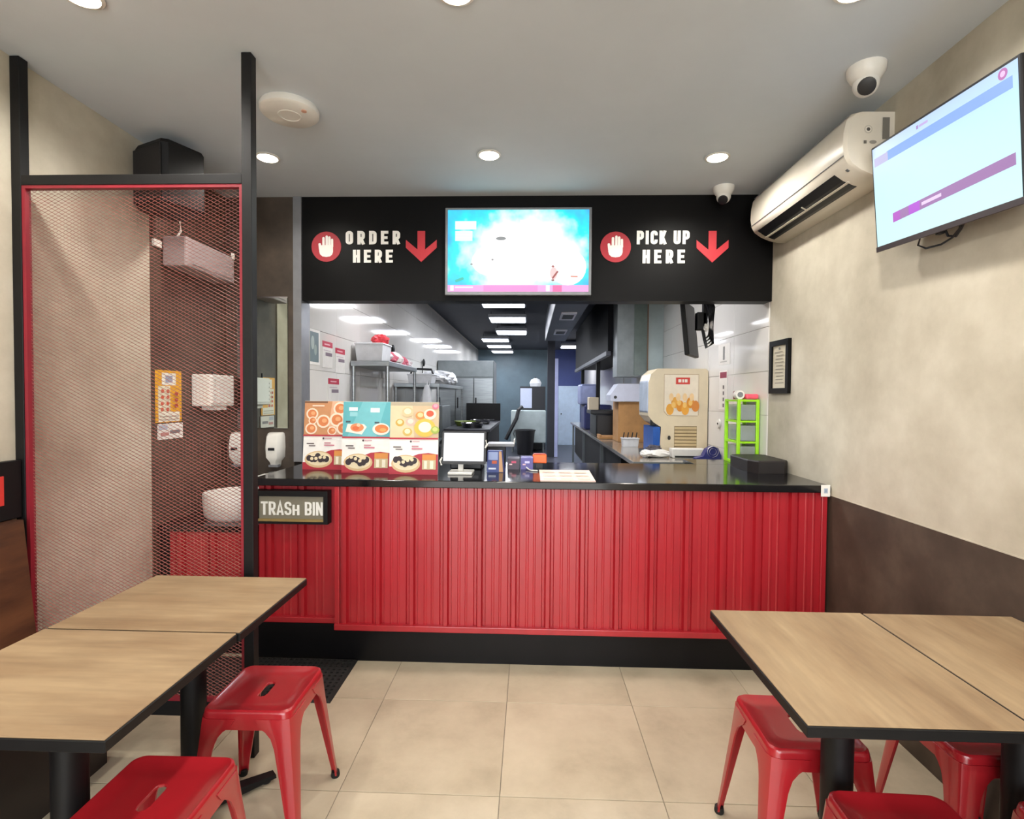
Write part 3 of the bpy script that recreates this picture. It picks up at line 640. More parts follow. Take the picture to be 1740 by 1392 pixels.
# loudspeaker in the corner of wall and ceiling
spk = thing('loudspeaker', 'black loudspeaker tilted under the ceiling above the partition rail', 'loudspeaker', (-1.93, 2.74, 2.42))
b = B(); rings = []
q = Matrix.Rotation(math.radians(-24), 4, 'Z')
for z, k in ((2.435, .93), (2.45, 1), (2.745, 1), (2.765, .92)):
    ring = []
    for u, v in ((-.13, .10), (-.13, -.085), (-.105, -.112), (.105, -.112), (.13, -.085), (.13, .10), (.06, .12), (-.06, .12)):
        p = q @ Vector((u*k, v*k, 0)); ring.append((-1.915+p.x, 2.765+p.y, z - .0*u))
    rings.append(ring)
b.loft(rings).build('cabinet', BLACKM, spk)
b = B(); b.box(-.115, .115, -.120, -.1125, 2.46, 2.735, bev=.003)
bmesh.ops.transform(b.bm, matrix=Matrix.Translation((-1.915, 2.765, 0)) @ q, verts=b.bm.verts); b.build('grille', M('speaker_grille', '1E1B1A', rough=.8, var=.2, scale=90), spk)
B().tube([(-1.93, 2.80, 2.76), (-1.93, 2.80, ZC-.002)], .015).build('ceiling_bracket', BLACKM, spk)

# left wall in front of the partition: black ledge band, red box, bench
lg = thing('ledge_board', 'black band board along the left wall above the bench', 'ledge', (XL, .5, .97))
B().box(XL+.001, XL+.03, -1.5, YP-.004, .972, 1.205, bev=.003).build('board', BLACKM, lg)
rs = tag(B().box(XL+.031, XL+.036, 1.70, 1.99, 1.035, 1.15).build('red_plaque', ink('C8322B')), 'red plaque on the black band at the left edge', 'plaque')
bn = thing('bench', 'dark walnut bench with a high back along the left wall', 'bench', (-1.9, .4, 0))
b = B(); b.prism([(XL+.002, .42), (-1.965, .42), (-2.02, .970), (XL+.002, .970)], 'y', -1.5, YP-.04); b.build('backrest', BENCHW, bn)
B().box(XL+.002, -1.62, -1.5, YP-.04, .38, .42, bev=.004).build('seat', BENCHW, bn)
B().box(XL+.002, -1.68, -1.49, YP-.05, .0, .38).build('base', M('black_bench_base', '1C1512', rough=.5, var=.2), bn)

# perforated rubber mat in front of the trash unit
def make_mat(x0, x1, y0, y1):
    p = .031; nx, ny = int(round((x1-x0)/p)), int(round((y1-y0)/p)); px, py = (x1-x0)/nx, (y1-y0)/ny
    vs, fs = [], []
    for i in range(nx):
        for j in range(ny):
            cx, cy = x0+px*(i+.5), y0+py*(j+.5); b0 = len(vs)
            sq = [(-1, -1), (0, -1), (1, -1), (1, 0), (1, 1), (0, 1), (-1, 1), (-1, 0)]
            for z in (.013,):
                for a, c in sq: vs.append((cx+a*px/2, cy+c*py/2, z))
            for k, (a, c) in enumerate(sq):
                l = math.hypot(a, c); vs.append((cx+a/l*p*.27, cy+c/l*p*.27, .015))
            for k, (a, c) in enumerate(sq):
                l = math.hypot(a, c); vs.append((cx+a/l*p*.25, cy+c/l*p*.25, .001))
            for k in range(8):
                k2 = (k+1) % 8; fs.append((b0+k, b0+k2, b0+8+k2, b0+8+k)); fs.append((b0+8+k, b0+8+k2, b0+16+k2, b0+16+k))
    b0 = len(vs); vs += [(x0, y0, .013), (x1, y0, .013), (x1, y1, .013), (x0, y1, .013), (x0-.012, y0-.012, .0008), (x1+.012, y0-.012, .0008), (x1+.012, y1+.012, .0008), (x0-.012, y1+.012, .0008)]
    for k in range(4): fs.append((b0+k, b0+(k+1) % 4, b0+4+(k+1) % 4, b0+4+k))
    me = bpy.data.meshes.new('floor_mat'); me.from_pydata(vs, [], fs); me.materials.append(RUBBER); me.update()
    o = bpy.data.objects.new('floor_mat', me); COL.objects.link(o); return o
tag(make_mat(-2.0, -.957, 2.475, 2.860), 'black perforated rubber mat on the tiles before the trash unit', 'mat')

# ================================================================== TABLES AND STOOLS
def table(label, x0, x1, y0, y1, wm, grp):
    cx, cy = (x0+x1)/2, (y0+y1)/2
    t = thing('dining_table', label, 'table', (cx, cy, 0), grp)
    tt = B().box(x0, x1, y0, y1, .734, .760, bev=.002, seg=1).build('table_top', BLACKM, t)
    B().box(x0+.002, x1-.002, y0+.002, y1-.002, .7602, .7635, bev=.001, seg=1).build('laminate', wm, tt)
    B().box(cx-.13, cx+.13, cy-.13, cy+.13, .722, .734).build('mounting_plate', BLACKM, t)
    B().rev((cx, cy, .03), [(.040, 0), (.040, .692)], 20).build('column', BLACKM, t, True)
    for ang in (45, 135, 225, 315):
        a = math.radians(ang); d = Vector((math.cos(a), math.sin(a), 0)); s = Vector((-d.y, d.x, 0)); c = Vector((cx, cy, 0)); R = .27
        rings = []
        for rr, hh, ww in ((.0, .05, .032), (.05, .048, .03), (R, .022, .022)):
            m_ = c + d*rr; rings.append([m_ - s*ww + Vector((0, 0, .012)), m_ + s*ww + Vector((0, 0, .012)), m_ + s*ww*.8 + Vector((0, 0, hh)), m_ - s*ww*.8 + Vector((0, 0, hh))])
        f = B().loft(rings).build('foot', BLACKM, t)
        B().cyl((cx+d.x*(R-.03), cy+d.y*(R-.03), 0), .016, .013, 12).build('glide', RUBBER, f)
    return t
table('wood-top table of the left pair, nearest the partition', -1.463, -.864, 1.539, 2.016, WOODX, 'tables of the left pair')
table('wood-top table of the left pair, at the bottom left corner', -1.466, -.870, 1.042, 1.535, WOODX, 'tables of the left pair')
table('wood-top table of the right pair, beside the aisle', .612, 1.108, 1.160, 1.786, WOODY, 'tables of the right pair')
table('wood-top table of the right pair, against the right wall', 1.111, 1.594, 1.160, 1.783, WOODY, 'tables of the right pair')

def rsq(h, r, n=6):
    P = []
    for sx, sy, a0 in ((1, 1, 0), (-1, 1, 90), (-1, -1, 180), (1, -1, 270)):
        for i in range(n+1):
            a = math.radians(a0+90*i/n); P.append((sx*(h-r)+r*math.cos(a), sy*(h-r)+r*math.sin(a)))
    Q = []
    for i, p in enumerate(P):
        Q.append(p); q = P[(i+1) % len(P)]
        if (i+1) % (n+1) == 0: Q += [(p[0]+(q[0]-p[0])*k/6, p[1]+(q[1]-p[1])*k/6) for k in range(1, 6)]
    return Q
def slot(P, hx, hy):
    out = []
    for x, y in P:
        a = math.atan2(y, x); r = hy; dx = hx-hy
        # capsule along y
        c, s = math.cos(a), math.sin(a)
        if abs(c) > 1e-6 and abs(r*s/abs(c)) <= dx: out.append((math.copysign(r, c), r*s/abs(c)))
        else:
            yc = math.copysign(dx, s); B_ = -2*s*yc; C_ = dx*dx-r*r; t = (-B_+math.sqrt(max(0, B_*B_-4*C_)))/2; out.append((t*c, t*s))
    return out
def make_stool():
    t = thing('metal_stool', '', 'stool', (0, 0, 0), 'red metal stools under the tables')
    base = rsq(.146, .032)
    def ring(k, z, r=None): P = rsq(.146*k, (r or .032)); return [(x, y, z) for x, y in P]
    sl = slot(rsq(.146, .032), .046, .0150); n = len(sl)
    rings = [[(x, y, .434) for x, y in sl], [(x, y, .4395) for x, y in sl], [(x*1.12, y*1.05, .4415) for x, y in sl], ring(.55, .4415), ring(.86, .443), ring(.92, .449), ring(.965, .4505), ring(1.0, .446), ring(1.012, .438), ring(1.035, .395), ring(1.038, .390), ring(1.0, .390), ring(.985, .425)]
    B().loft(rings, False, False).build('seat', REDST, t, True)
    for sx, sy in ((1, 1), (1, -1), (-1, 1), (-1, -1)):
        rings = []
        for z, w in ((.425, .120), (.402, .108), (.385, .086), (.365, .070), (.33, .060), (.22, .047), (.10, .034), (.03, .026), (.012, .026)):
            k = 1-(z-.012)/(.45-.012); h = .1495 + .040*k; th = .006
            c = min(.030, w*.5)
            P = [(h, h-w), (h, h-c), (h-c*.3, h-c*.3), (h-c, h), (h-w, h), (h-w, h-th), (h-c-th*.3, h-th), (h-c*.45-th*.6, h-c*.45-th*.6), (h-th, h-c-th*.3), (h-th, h-w)]
            rings.append([(sx*x, sy*y, z) for x, y in P])
        lg_ = B().loft(rings).build('leg', REDST, t, True)
        h = .1495+.04; B().rev((sx*(h-.010), sy*(h-.010), 0), [(.015, 0), (.017, .006), (.015, .022)], 12).build('rubber_foot', RUBBER, lg_, True)
    br = B()
    for s in (1, -1): br.tube([(s*.13, s*.13, .36), (0, 0, .345), (-s*.001, -s*.001, .345)], .004)
    return t
# (cross bracing under the seat is hidden and left out)
st = make_stool()
for b_ in [o for o in bpy.data.objects if o.name.startswith('tmp')]: bpy.data.objects.remove(b_)
stools = [(-.918, 1.805, .02, 'red metal stool beside the aisle at the far left table'), (-.962, 1.300, .01, 'red metal stool at the near left table, lower left corner'),
          (.862, 1.690, -.02, 'red metal stool tucked under the aisle side of the right tables'), (.925, 1.245, -.03, 'red metal stool at the bottom edge under the right tables'),
          (1.398, 1.690, .01, 'red metal stool under the wall-side right table, partly behind its column'), (1.395, 1.235, .02, 'red metal stool cut off at the lower right corner')]
for i, (x, y, a, lab) in enumerate(stools):
    if i == 0: st.location = (x, y, 0); st.rotation_euler = (0, 0, a); st['label'] = lab
    else: copy_tree(st, (x, y, 0), lab, a)

# ================================================================== ON THE COUNTER
ZT = 1.0162
def menu_stand(label, x0, x1, y, upper, lean=.10):
    t = thing('menu_stand', label, 'menu stand', ((x0+x1)/2, y, ZT), 'picture menu stands on the counter')
    H = .425; vy = Vector((0, lean, 1)).normalized(); u = Vector((1, 0, 0)); n = Vector((0, -1, lean)).normalized(); w = x1-x0
    def slab(v0, v1, th=.004):
        b = B(); o = Vector((x0, y, ZT)); rings = []
        for nn_ in (0, -th): rings.append([o + u*a + vy*c + n*nn_ for a, c in ((0, v0), (w, v0), (w, v1), (0, v1))])
        return b.loft(rings)
    slab(.002, H).build('board', ink('F2EFEA'), t)
    b = B(); b.loft([[Vector((xx, y+.10, ZT)), Vector((xx, y+.102, ZT)), Vector((xx, y+lean*.36+.006, ZT+.34)), Vector((xx, y+lean*.36+.004, ZT+.34))] for xx in (x0+.04, x1-.04)]).build('back_prop', WHITEP, t)
    red = 'B4303E'
    low = [('r', red, 0, 0, w, 0, .012), ('p', red, 0, [(0, .012), (w, .012), (w, .118), (w*.80, .126), (w*.60, .120), (w*.42, .100), (w*.25, .06), (w*.12, .045), (0, .045)]),
           ('e', 'D9B98C', 0, w*.34, .062, w*.30, .052), ('e', 'EAD9B5', 0, w*.34, .066, w*.26, .042)]
    rn = random.Random(int(abs(x0)*1000))
    for k in range(7): low.append(('e', '33262A', 0, w*(.14+.062*k), .072+.016*rn.uniform(-1, 1), w*.062, .019))
    for k in range(4): low.append(('e', 'E8D6B0', 0, w*(.20+.09*k), .080+.014*rn.uniform(-1, 1), w*.036, .010))
    low += [('r', 'D98F45', 0, w*.68, w*.96, .085, .118), ('r', 'C9B58E', 0, w*.68, w*.96, .03, .085), ('r', 'EFE6CE', 0, w*.72, w*.78, .035, .08), ('r', 'EFE6CE', 0, w*.84, w*.91, .035, .08),
            ('r', '55474A', 0, w*.08, w*.24, .156, .163), ('r', '6A5A5C', 0, w*.13, w*.27, .143, .149), ('r', 'C08890', 0, w*.46, w*.60, .16, .168), ('r', 'C9788A', 0, w*.46, w*.68, .146, .154), ('e', '4A3A40', 0, w*.44, .192, .006, .006), ('r', 'CFA6AC', 0, w*.47, w*.62, .189, .195),
            ('r', red, 0, 0, w, .205, .2145)]
    art('lower_picture', t, Vector((x0, y, ZT)) + n*.0002, u, vy, low, n, .0003)
    art('upper_picture', t, Vector((x0, y, ZT)) + n*.0002 + vy*.2145, u, vy, upper(w, H-.2145-.001), n, .0003)
    return t
def bowls(w, h):
    S = [('r', 'C98F63', 0, 0, w, 0, h), ('p', 'E3B08E', 0, [(w*.52, 0), (w, 0), (w, h), (w*.6, h)]), ('r', '7A5238', 0, 0, w*.5, h-.012, h)]
    for x, y, r in ((.17, .62, .13), (.42, .40, .15), (.16, .18, .13), (.19, .42, .09), (.78, .78, .15), (.72, .45, .16), (.86, .2, .15), (.62, .12, .1)):
        S += [('e', 'F1DCC6', 0, w*x, h*y, w*r, w*r*.95), ('e', 'D57F4C', 0, w*x, h*y, w*r*.74, w*r*.70), ('e', 'E9A574', 0, w*(x+.02), h*(y+.02), w*r*.36, w*r*.3)]
    return S + [('r', 'F0D9C4', 0, w*.18, w*.44, h*.84, h*.88)]
def teal(w, h):
    S = [('r', '5FAFB8', 0, 0, w, 0, h), ('p', '74BEC6', 0, [(w*.1, 0), (w*.7, 0), (w*.9, h), (w*.4, h)])]
    S += [('r', 'F0F2F0', 0, w*.12, w*.30, h*.74, h*.84), ('r', 'F4F0EC', 0, w*.57, w*.76, h*.70, h*.82), ('r', '8FC9D0', 0, w*.14, w*.30, h*.58, h*.70), ('r', '44565E', 0, w*.06, w*.16, h*.40, h*.45), ('r', '44565E', 0, w*.66, w*.76, h*.38, h*.43)]
    S += [('p', 'ECE6DA', 0, [(w*.06, h*.14), (w*.40, h*.06), (w*.50, h*.28), (w*.44, h*.36), (w*.10, h*.36)]), ('e', 'E08A5C', 0, w*.30, h*.26, w*.14, h*.12), ('e', 'D96C3F', 0, w*.27, h*.24, w*.07, h*.06), ('e', 'EFE6D8', 0, w*.80, h*.22, w*.18, h*.17), ('e', 'DE7F45', 0, w*.81, h*.23, w*.14, h*.12), ('e', 'EDA35E', 0, w*.84, h*.20, w*.07, h*.05), ('e', 'EFC0A0', 0, w*.33, h*.33, w*.04, h*.05)]
    return S
def platter(w, h):
    S = [('r', 'CDB592', 0, 0, w, 0, h), ('p', 'DCC9A4', 0, [(0, 0), (w*.5, 0), (w*.45, h), (0, h)]), ('r', 'B4A78E', 0, 0, w, h*.9, h)]
    for x, y, r, a, c in ((.2, .42, .09, 'C9A24A', 'E9D9A8'), (.36, .16, .1, 'CDAF60', 'EFE3BE'), (.42, .44, .10, 'E0B8A8', 'EFD6C6'), (.62, .62, .10, 'D98F4A', 'F0C890'), (.82, .66, .13, 'F0DCC8', 'E0563A'), (.72, .28, .22, 'E5B94E', 'F4EDD2'), (.93, .22, .09, '9DB04E', 'C9CE7A'), (.93, .88, .07, 'E0778C', 'F0A0B0'), (.36, .72, .12, 'E2BE92', 'F0DDBE')):
        S += [('e', a, 0, w*x, h*y, w*r, w*r*.85), ('e', c, 0, w*x, h*(y+.02), w*r*.6, w*r*.5)]
    return S
menu_stand('menu stand with bowls of soup above, left of the blue menu', -1.405, -1.115, 3.215, bowls)
menu_stand('menu stand with the blue dish picture in the middle', -1.118, -.828, 3.095, teal)
menu_stand('menu stand with a yellow platter picture beside the till screen', -.822, -.535, 3.055, platter)
# till screen
ti = thing('till_screen', 'white-lit till screen on a pale stand on the counter', 'till', (-.40, 3.12, ZT))
B().box(-.478, -.335, 3.06, 3.20, ZT, ZT+.014, bev=.004).build('base_plate', WHITEP, ti)
B().box(-.425, -.395, 3.12, 3.145, ZT+.014, ZT+.16, bev=.003).build('neck', WHITEP, ti)
b = B(); mt = Matrix.Translation((-.388, 3.105, ZT+.155)) @ Matrix.Rotation(math.radians(-12), 4, 'X')
t_ = bmesh.new(); bmesh.ops.create_cube(t_, size=1); bmesh.ops.scale(t_, vec=(.262, .022, .195), verts=t_.verts); bmesh.ops.bevel(t_, geom=t_.edges[:], offset=.004, segments=2, affect='EDGES'); b._merge(t_, mt)
b.build('casing', BLACKT, ti)
b = B(); t_ = bmesh.new(); bmesh.ops.create_cube(t_, size=1); bmesh.ops.scale(t_, vec=(.236, .002, .166), verts=t_.verts); b._merge(t_, mt @ Matrix.Translation((0, -.0118, .003)))
b.build('display', ink('F6F8FF', 1), ti)
for s in (-1, 1):
    b = B(); b.tube([(s*.125, -.006, s*.03-.03), (s*.138, -.006, s*.05-.03), (s*.128, -.006, s*.075-.03)], .006); bmesh.ops.transform(b.bm, matrix=mt, verts=b.bm.verts); b.build('grip_clip', WHITEP, ti)
bp_ = thing('till_printer', 'black receipt printer behind the till screen', 'printer', (-.42, 3.40, ZT))
B().box(-.50, -.30, 3.30, 3.52, ZT, ZT+.12, bev=.008).build('body', BLACKT, bp_); B().box(-.48, -.32, 3.297, 3.32, ZT+.04, ZT+.055).build('paper_slot', GREYP, bp_)
cb = thing('blue_carton', 'small blue and brown printed carton beside the till screen', 'carton', (-.20, 3.22, ZT))
b = B(); b.loft([[(-.258, 3.18, ZT), (-.158, 3.18, ZT), (-.150, 3.25, ZT), (-.250, 3.25, ZT)], [(-.256, 3.20, ZT+.13), (-.170, 3.20, ZT+.13), (-.166, 3.235, ZT+.13), (-.250, 3.235, ZT+.13)]]); b.build('carton_body', ink('3C4A86'), cb)
art('carton_print', cb, (-.258, 3.1785, ZT), (1, 0, 0), (0, .153, 1), [('r', '8E9CC4', 0, .008, .066, .075, .122), ('r', 'B0502F', 0, .03, .06, .052, .07), ('r', 'C9D2E6', 0, .01, .055, .018, .028), ('p', 'B98F66', 0, [(.074, .002), (.099, .002), (.087, .126), (.072, .126)])], (0, -1, 0))
tr_ = thing('document_tray', 'small grey tray standing behind the blue carton', 'tray', (-.17, 3.45, ZT))
B().box(-.27, -.16, 3.46, 3.56, ZT, ZT+.13, bev=.004).build('stand', BLACKT, tr_); B().box(-.28, -.10, 3.44, 3.60, ZT+.13, ZT+.15, bev=.004).build('tray_plate', GREYP, tr_)
B().box(-.105, -.10, 3.44, 3.60, ZT+.15, ZT+.175).build('tray_lip', WHITEP, tr_)
for nm, lab, x0, x1, z, mt_, pc_ in (('card_reader', 'dark card reader next to the blue carton', -.140, -.065, .070, M('dark_plum_plastic', '2A2238', rough=.4, var=.1), 'B04060'), ('card_reader', 'purple-blue card reader next to the orange box', -.055, .022, .076, M('violet_blue_plastic', '4A4688', rough=.4, var=.1), 'B9B6E6')):
    t = thing(nm, lab, 'card reader', ((x0+x1)/2, 3.36, ZT)); b = B(); b.prism([(3.33, ZT), (3.42, ZT), (3.42, ZT+z), (3.36, ZT+z-.008)], 'x', x0, x1); b.build('body', mt_, t)
    art('reader_screen', t, (x0, 3.3385, ZT+.02), (1, 0, 0), Vector((0, .03, z-.008)).normalized(), [('r', pc_, 0, .025, .055, .018, .032), ('r', 'D8B0B8', 0, .012, .03, .006, .014)], (0, -1, .2), .0008)
B().tube([(-.02, 3.335, ZT+.012), (-.005, 3.29, ZT+.006), (.01, 3.25, ZT+.005), (.05, 3.235, ZT+.005)], .004).build('reader_cable', WHITEP, [o for o in COL.objects if o.name.startswith('card_reader')][-1])
og = thing('orange_box', 'bright orange small box on a dark stand on the counter', 'box', (.065, 3.44, ZT))
B().box(.045, .085, 3.42, 3.45, ZT, ZT+.03).build('stand', BLACKT, og); B().box(.020, .110, 3.40, 3.46, ZT+.03, ZT+.085, bev=.006).build('case', ORANGE, og)
B().box(.026, .104, 3.405, 3.455, ZT+.085, ZT+.09, bev=.002).build('lid', ink('A83A24'), og)
pm = thing('paper_menu', 'pink and cream paper menu lying flat on the worktop', 'paper menu', (.21, 3.1, ZT))
B().loft([[(.060, 2.868, ZT), (.360, 2.868, ZT), (.372, 3.30, ZT), (.060, 3.30, ZT)], [(.060, 2.868, ZT+.003), (.360, 2.868, ZT+.003), (.372, 3.30, ZT+.003), (.060, 3.30, ZT+.003)]]).build('sheet', ink('E9D3C2'), pm)
art('sheet_print', pm, (.06, 2.868, ZT+.0032), (1, 0, 0), (0, 1, 0), [('r', 'B0586A', 0, 0, .30, 0, .01)] + [('r', 'E2BFB0', 0, .02+.095*(k % 3), .09+.095*(k % 3), .04+.125*(k//3), .10+.125*(k//3)) for k in range(9)], (0, 0, 1), .0003)
bb = thing('black_cash_box', 'flat black rounded box on the right end of the worktop', 'box', (1.47, 3.3, ZT))
b = B(); P = [(1.36, 3.28+.06), (1.40, 3.27), (1.555, 3.27), (1.592, 3.31), (1.592, 3.62), (1.56, 3.66), (1.40, 3.66), (1.36, 3.62)]
b.loft([[(x, y, ZT) for x, y in P], [(x, y, ZT+.070) for x, y in P], [(1.476+(x-1.476)*.97, 3.465+(y-3.465)*.97, ZT+.078) for x, y in P]]).build('box_body', M('black_brown_leatherette', '1B1414', rough=.5, var=.2, scale=30), bb)
ss = tag(B().box(1.15, XR-.003, 3.703, 4.0, .986, 1.0155, bev=.003).build('side_shelf', BLACKG), 'short black shelf behind the worktop under the green tower', 'shelf')
B().box(1.3, 1.32, 3.72, 3.98, .80, .986).build('bracket', BLACKM, ss)
# green drawer tower
gt = thing('drawer_tower', 'lime green drawer tower with clear drawers by the right wall', 'drawer tower', (1.515, 3.84, ZT))
gx0, gx1, gy0, gy1, gz0, gz1 = 1.440, 1.590, 3.715, 3.965, ZT, ZT+.452
for x in (gx0, gx1-.022):
    for y in (gy0, gy1-.022): B().box(x, x+.022, y, y+.022, gz0, gz1, bev=.003).build('upright', GREEN, gt)
for k in range(4):
    z = gz0 + (gz1-gz0-.016)*k/3
    B().box(gx0+.002, gx1-.002, gy0+.002, gy1-.002, z, z+.013).build('shelf', GREEN, gt)
for k in range(3):
    z = gz0 + (gz1-gz0-.016)*k/3 + .016
    d = B().box(gx0+.024, gx1-.024, gy0+.004, gy1-.006, z, z+.108, bev=.004).build('drawer', CLEAR, gt)
    B().box(gx0+.034, gx1-.034, gy0+.03, gy1-.03, z+.006, z+.05+.02*k).build('drawer_contents', (ink('6E7A8A'), ink('4F5A70'), ink('B09080'))[(k+2) % 3], d)
rl = thing('tape_roll', 'white roll lying on top of the green drawer tower', 'tape roll', (1.463, 3.76, gz1)); B().rev((1.463, 3.735, gz1+.032), [(.031, 0), (.031, .05)], 20, axis='y').build('roll', WHITEP, rl, True); B().rev((1.463, 3.732, gz1+.032), [(.019, 0), (.019, .003)], 16, axis='y').build('core', GREYP, rl)
pk = thing('pink_pouch', 'pink pouch lying on the green drawer tower', 'pouch', (1.545, 3.78, gz1)); B().box(1.500, 1.588, 3.725, 3.83, gz1+.0005, gz1+.038, bev=.012).build('pouch_body', PINK, pk)
bw = thing('small_bottle_cap', 'small dark red cap beside the white roll', 'cap', (1.475, 3.85, gz1)); B().rev((1.475, 3.85, gz1), [(.016, 0), (.018, .05), (.012, .058)], 14).build('cap_body', ink('7A2230'), bw, True)

# ================================================================== KITCHEN, LEFT SIDE
def sheet_on_left(label, y0, y1, z0, z1, shapes, base='E8E4DE'):
    o = tag(B().box(XKL+.0045, XKL+.007, y0, y1, z0, z1).build('wall_notice', ink(base)), label, 'notice')
    art('notice_print', o, (XKL+.007, y0, z0), (0, 1, 0), (0, 0, 1), shapes, (1, 0, 0)); return o
def redhead(w, h): return [('r', 'C03A50', 0, 0, w, h*.78, h), ('r', 'E9B6BC', 0, w*.2, w*.75, h*.86, h*.91), ('r', '8A7A86', 0, w*.3, w*.95, h*.45, h*.58), ('r', 'C9B9BE', 0, w*.1, w*.8, h*.64, h*.67)]
sheet_on_left('grey-blue photo poster on the tiles at the left of the opening', 3.755, 3.96, 1.70, 1.96, [('r', '6F7F84', 0, .02, .18, .02, .24), ('e', 'A8B4B0', 0, .07, .16, .03, .05), ('e', '95A29E', 0, .12, .11, .025, .04), ('r', 'D9D5A8', 0, 0, .02, .02, .24)])
sheet_on_left('red-headed notice, upper left one on the kitchen tiles', 4.005, 4.215, 1.69, 1.895, redhead(.21, .205))
sheet_on_left('red-headed notice, upper right one beside the steel rack', 4.275, 4.50, 1.66, 1.865, redhead(.225, .205))
sheet_on_left('red-headed notice, lower one behind the soup menu', 4.12, 4.36, 1.40, 1.61, redhead(.24, .21))

def rack(label, x0, x1, y0, y1, zt, levels):
    t = thing('steel_rack', label, 'rack', ((x0+x1)/2, (y0+y1)/2, 0), 'steel racks on the left of the kitchen')
    for x in (x0+.02, x1-.02):
        for y in (y0+.02, y1-.02): B().tube([(x, y, 0), (x, y, zt)], .016, 10).build('post', STEEL, t, True)
    for z in levels: B().box(x0, x1, y0, y1, z-.045, z, bev=.004).build('shelf', STEEL, t)
    return t
rack('near stainless rack with the white tub on top', -1.585, -1.24, 4.62, 5.75, 1.78, [.25, .80, 1.78])
rack('lower stainless rack beyond the near rack', -1.585, -1.05, 6.1, 8.3, 1.62, [.25, .95, 1.62])
def crate(label, mat, x0, x1, y0, y1, z0, z1, cat='tub', nm='storage_tub', lid=None):
    t = thing(nm, label, cat, ((x0+x1)/2, (y0+y1)/2, z0))
    cx, cy = (x0+x1)/2, (y0+y1)/2
    B().loft([[(cx+(x-cx)*.9, cy+(y-cy)*.9, z0+.0005) for x, y in ((x0, y0), (x1, y0), (x1, y1), (x0, y1))], [(x, y, z1) for x, y in ((x0, y0), (x1, y0), (x1, y1), (x0, y1))]]).build('tub_body', mat, t)
    B().box(x0-.006, x1+.006, y0-.006, y1+.006, z1, z1+.014, bev=.004).build('rim', lid or mat, t); return t
crate('white tub at the near end of the top rack shelf', BAG, -1.56, -1.31, 4.66, 4.95, 1.78, 1.93)
rb = tag(B().blob((-1.38, 4.82, 1.985), (.075, .085, .05), .22, 3, 16, 1.9445).build('red_packet', ink('E0444E'), smooth=False), 'red packet lying on the white tub', 'packet')
for k in range(9):
    y = 5.03+.075*k
    tag(B().blob((-1.42+.03*((k*7) % 3-1), y, 1.85-.006*k), (.13, .033, .080-.006*(k % 3)), .12, 20+k, 12, 1.7805).build('snack_packet', ink(('E6D9DC', 'D66C80', 'ECE6E4', 'D98A98')[k % 4])),
        ('first', 'second', 'third', 'fourth', 'fifth', 'sixth', 'seventh', 'eighth', 'ninth')[k] + ' packet from the white tub on the top rack shelf', 'packet', 'packets on the top rack shelf')
crate('white box with a black handle on the lower rack', BAG, -1.45, -1.16, 6.2, 6.5, 1.62, 1.72, 'box', 'handled_box')
B().tube([(-1.44, 6.34, 1.734), (-1.42, 6.34, 1.80), (-1.19, 6.34, 1.79), (-1.17, 6.34, 1.734)], .014).build('handle', BLACKT, bpy.data.objects['handled_box'])
for k, (y, h, s) in enumerate(((6.75, .14, .11), (7.02, .18, .12), (7.33, .13, .13), (7.64, .2, .12), (7.95, .15, .12))):
    tag(B().blob((-1.30+.04*(k % 2), y, 1.62+h*.5), (.2, s, h*.55), .14, 40+k, 14, 1.6205).build('plastic_bag', BAG), ('grey-white bag next to the handled box on the lower rack', 'second bag from the front on the lower rack', 'middle bag on the lower rack', 'tall fourth bag on the lower rack', 'last bag at the far end of the lower rack')[k], 'bag', 'bags on the lower rack')
hb = thing('hanging_bag', 'long white plastic bag hanging from the front of the lower rack', 'bag', (-1.1, 6.05, 1.2))
b = B(); rings = []; rn = random.Random(5)
for z, r in ((1.60, .02), (1.52, .05), (1.42, .075), (1.30, .085), (1.18, .095), (1.06, .10), (.98, .07)):
    rings.append([(-1.17+r*math.cos(a)*(1+.2*rn.uniform(-1, 1)), 5.96+.6*r*math.sin(a)*(1+.2*rn.uniform(-1, 1)), z) for a in [2*math.pi*i/12 for i in range(12)]])
b.loft(rings).build('bag_body', BAG, hb, True); B().tube([(-1.17, 5.96, 1.59), (-1.17, 6.02, 1.66), (-1.17, 6.08, 1.64), (-1.17, 6.09, 1.59)], .006).build('tie', BAG, hb)
# microwave-like boxes on the middle shelf of the racks
for lab, x0, x1, y0, y1, z0, z1 in (('grey steel oven on the middle shelf of the near rack', -1.56, -1.27, 4.75, 5.3, .80, 1.22), ('grey steel oven on the middle shelf of the lower rack', -1.56, -1.1, 6.6, 7.3, .95, 1.35)):
    t = thing('countertop_oven', lab, 'oven', ((x0+x1)/2, (y0+y1)/2, z0)); B().box(x0, x1, y0, y1, z0+.001, z1, bev=.01).build('oven_body', STEELD, t)
    B().box(x0+.03, x1-.06, y0-.008, y0, z0+.05, z1-.05, bev=.003).build('oven_door', BLACKT, t); B().tube([(x1-.035, y0-.012, z0+.06), (x1-.035, y0-.012, z1-.06)], .008).build('oven_handle', CHROME, t)
# pots hanging / antenna sticks on the wall
for lab, y, z in (('black ladle hanging on the tiles above the near rack', 5.95, 1.86), ('black ladle hanging on the tiles above the lower rack', 7.7, 1.82)):
    t = thing('wall_ladle', lab, 'ladle', (XKL, y, z)); B().tube([(XKL+.02, y, z-.10), (XKL+.02, y+.03, z+.10)], .006).build('ladle_handle', BLACKM, t); B().blob((XKL+.035, y+.035, z+.14), (.02, .05, .055), 0, 0, 12).build('ladle_head', BLACKM, t, True)
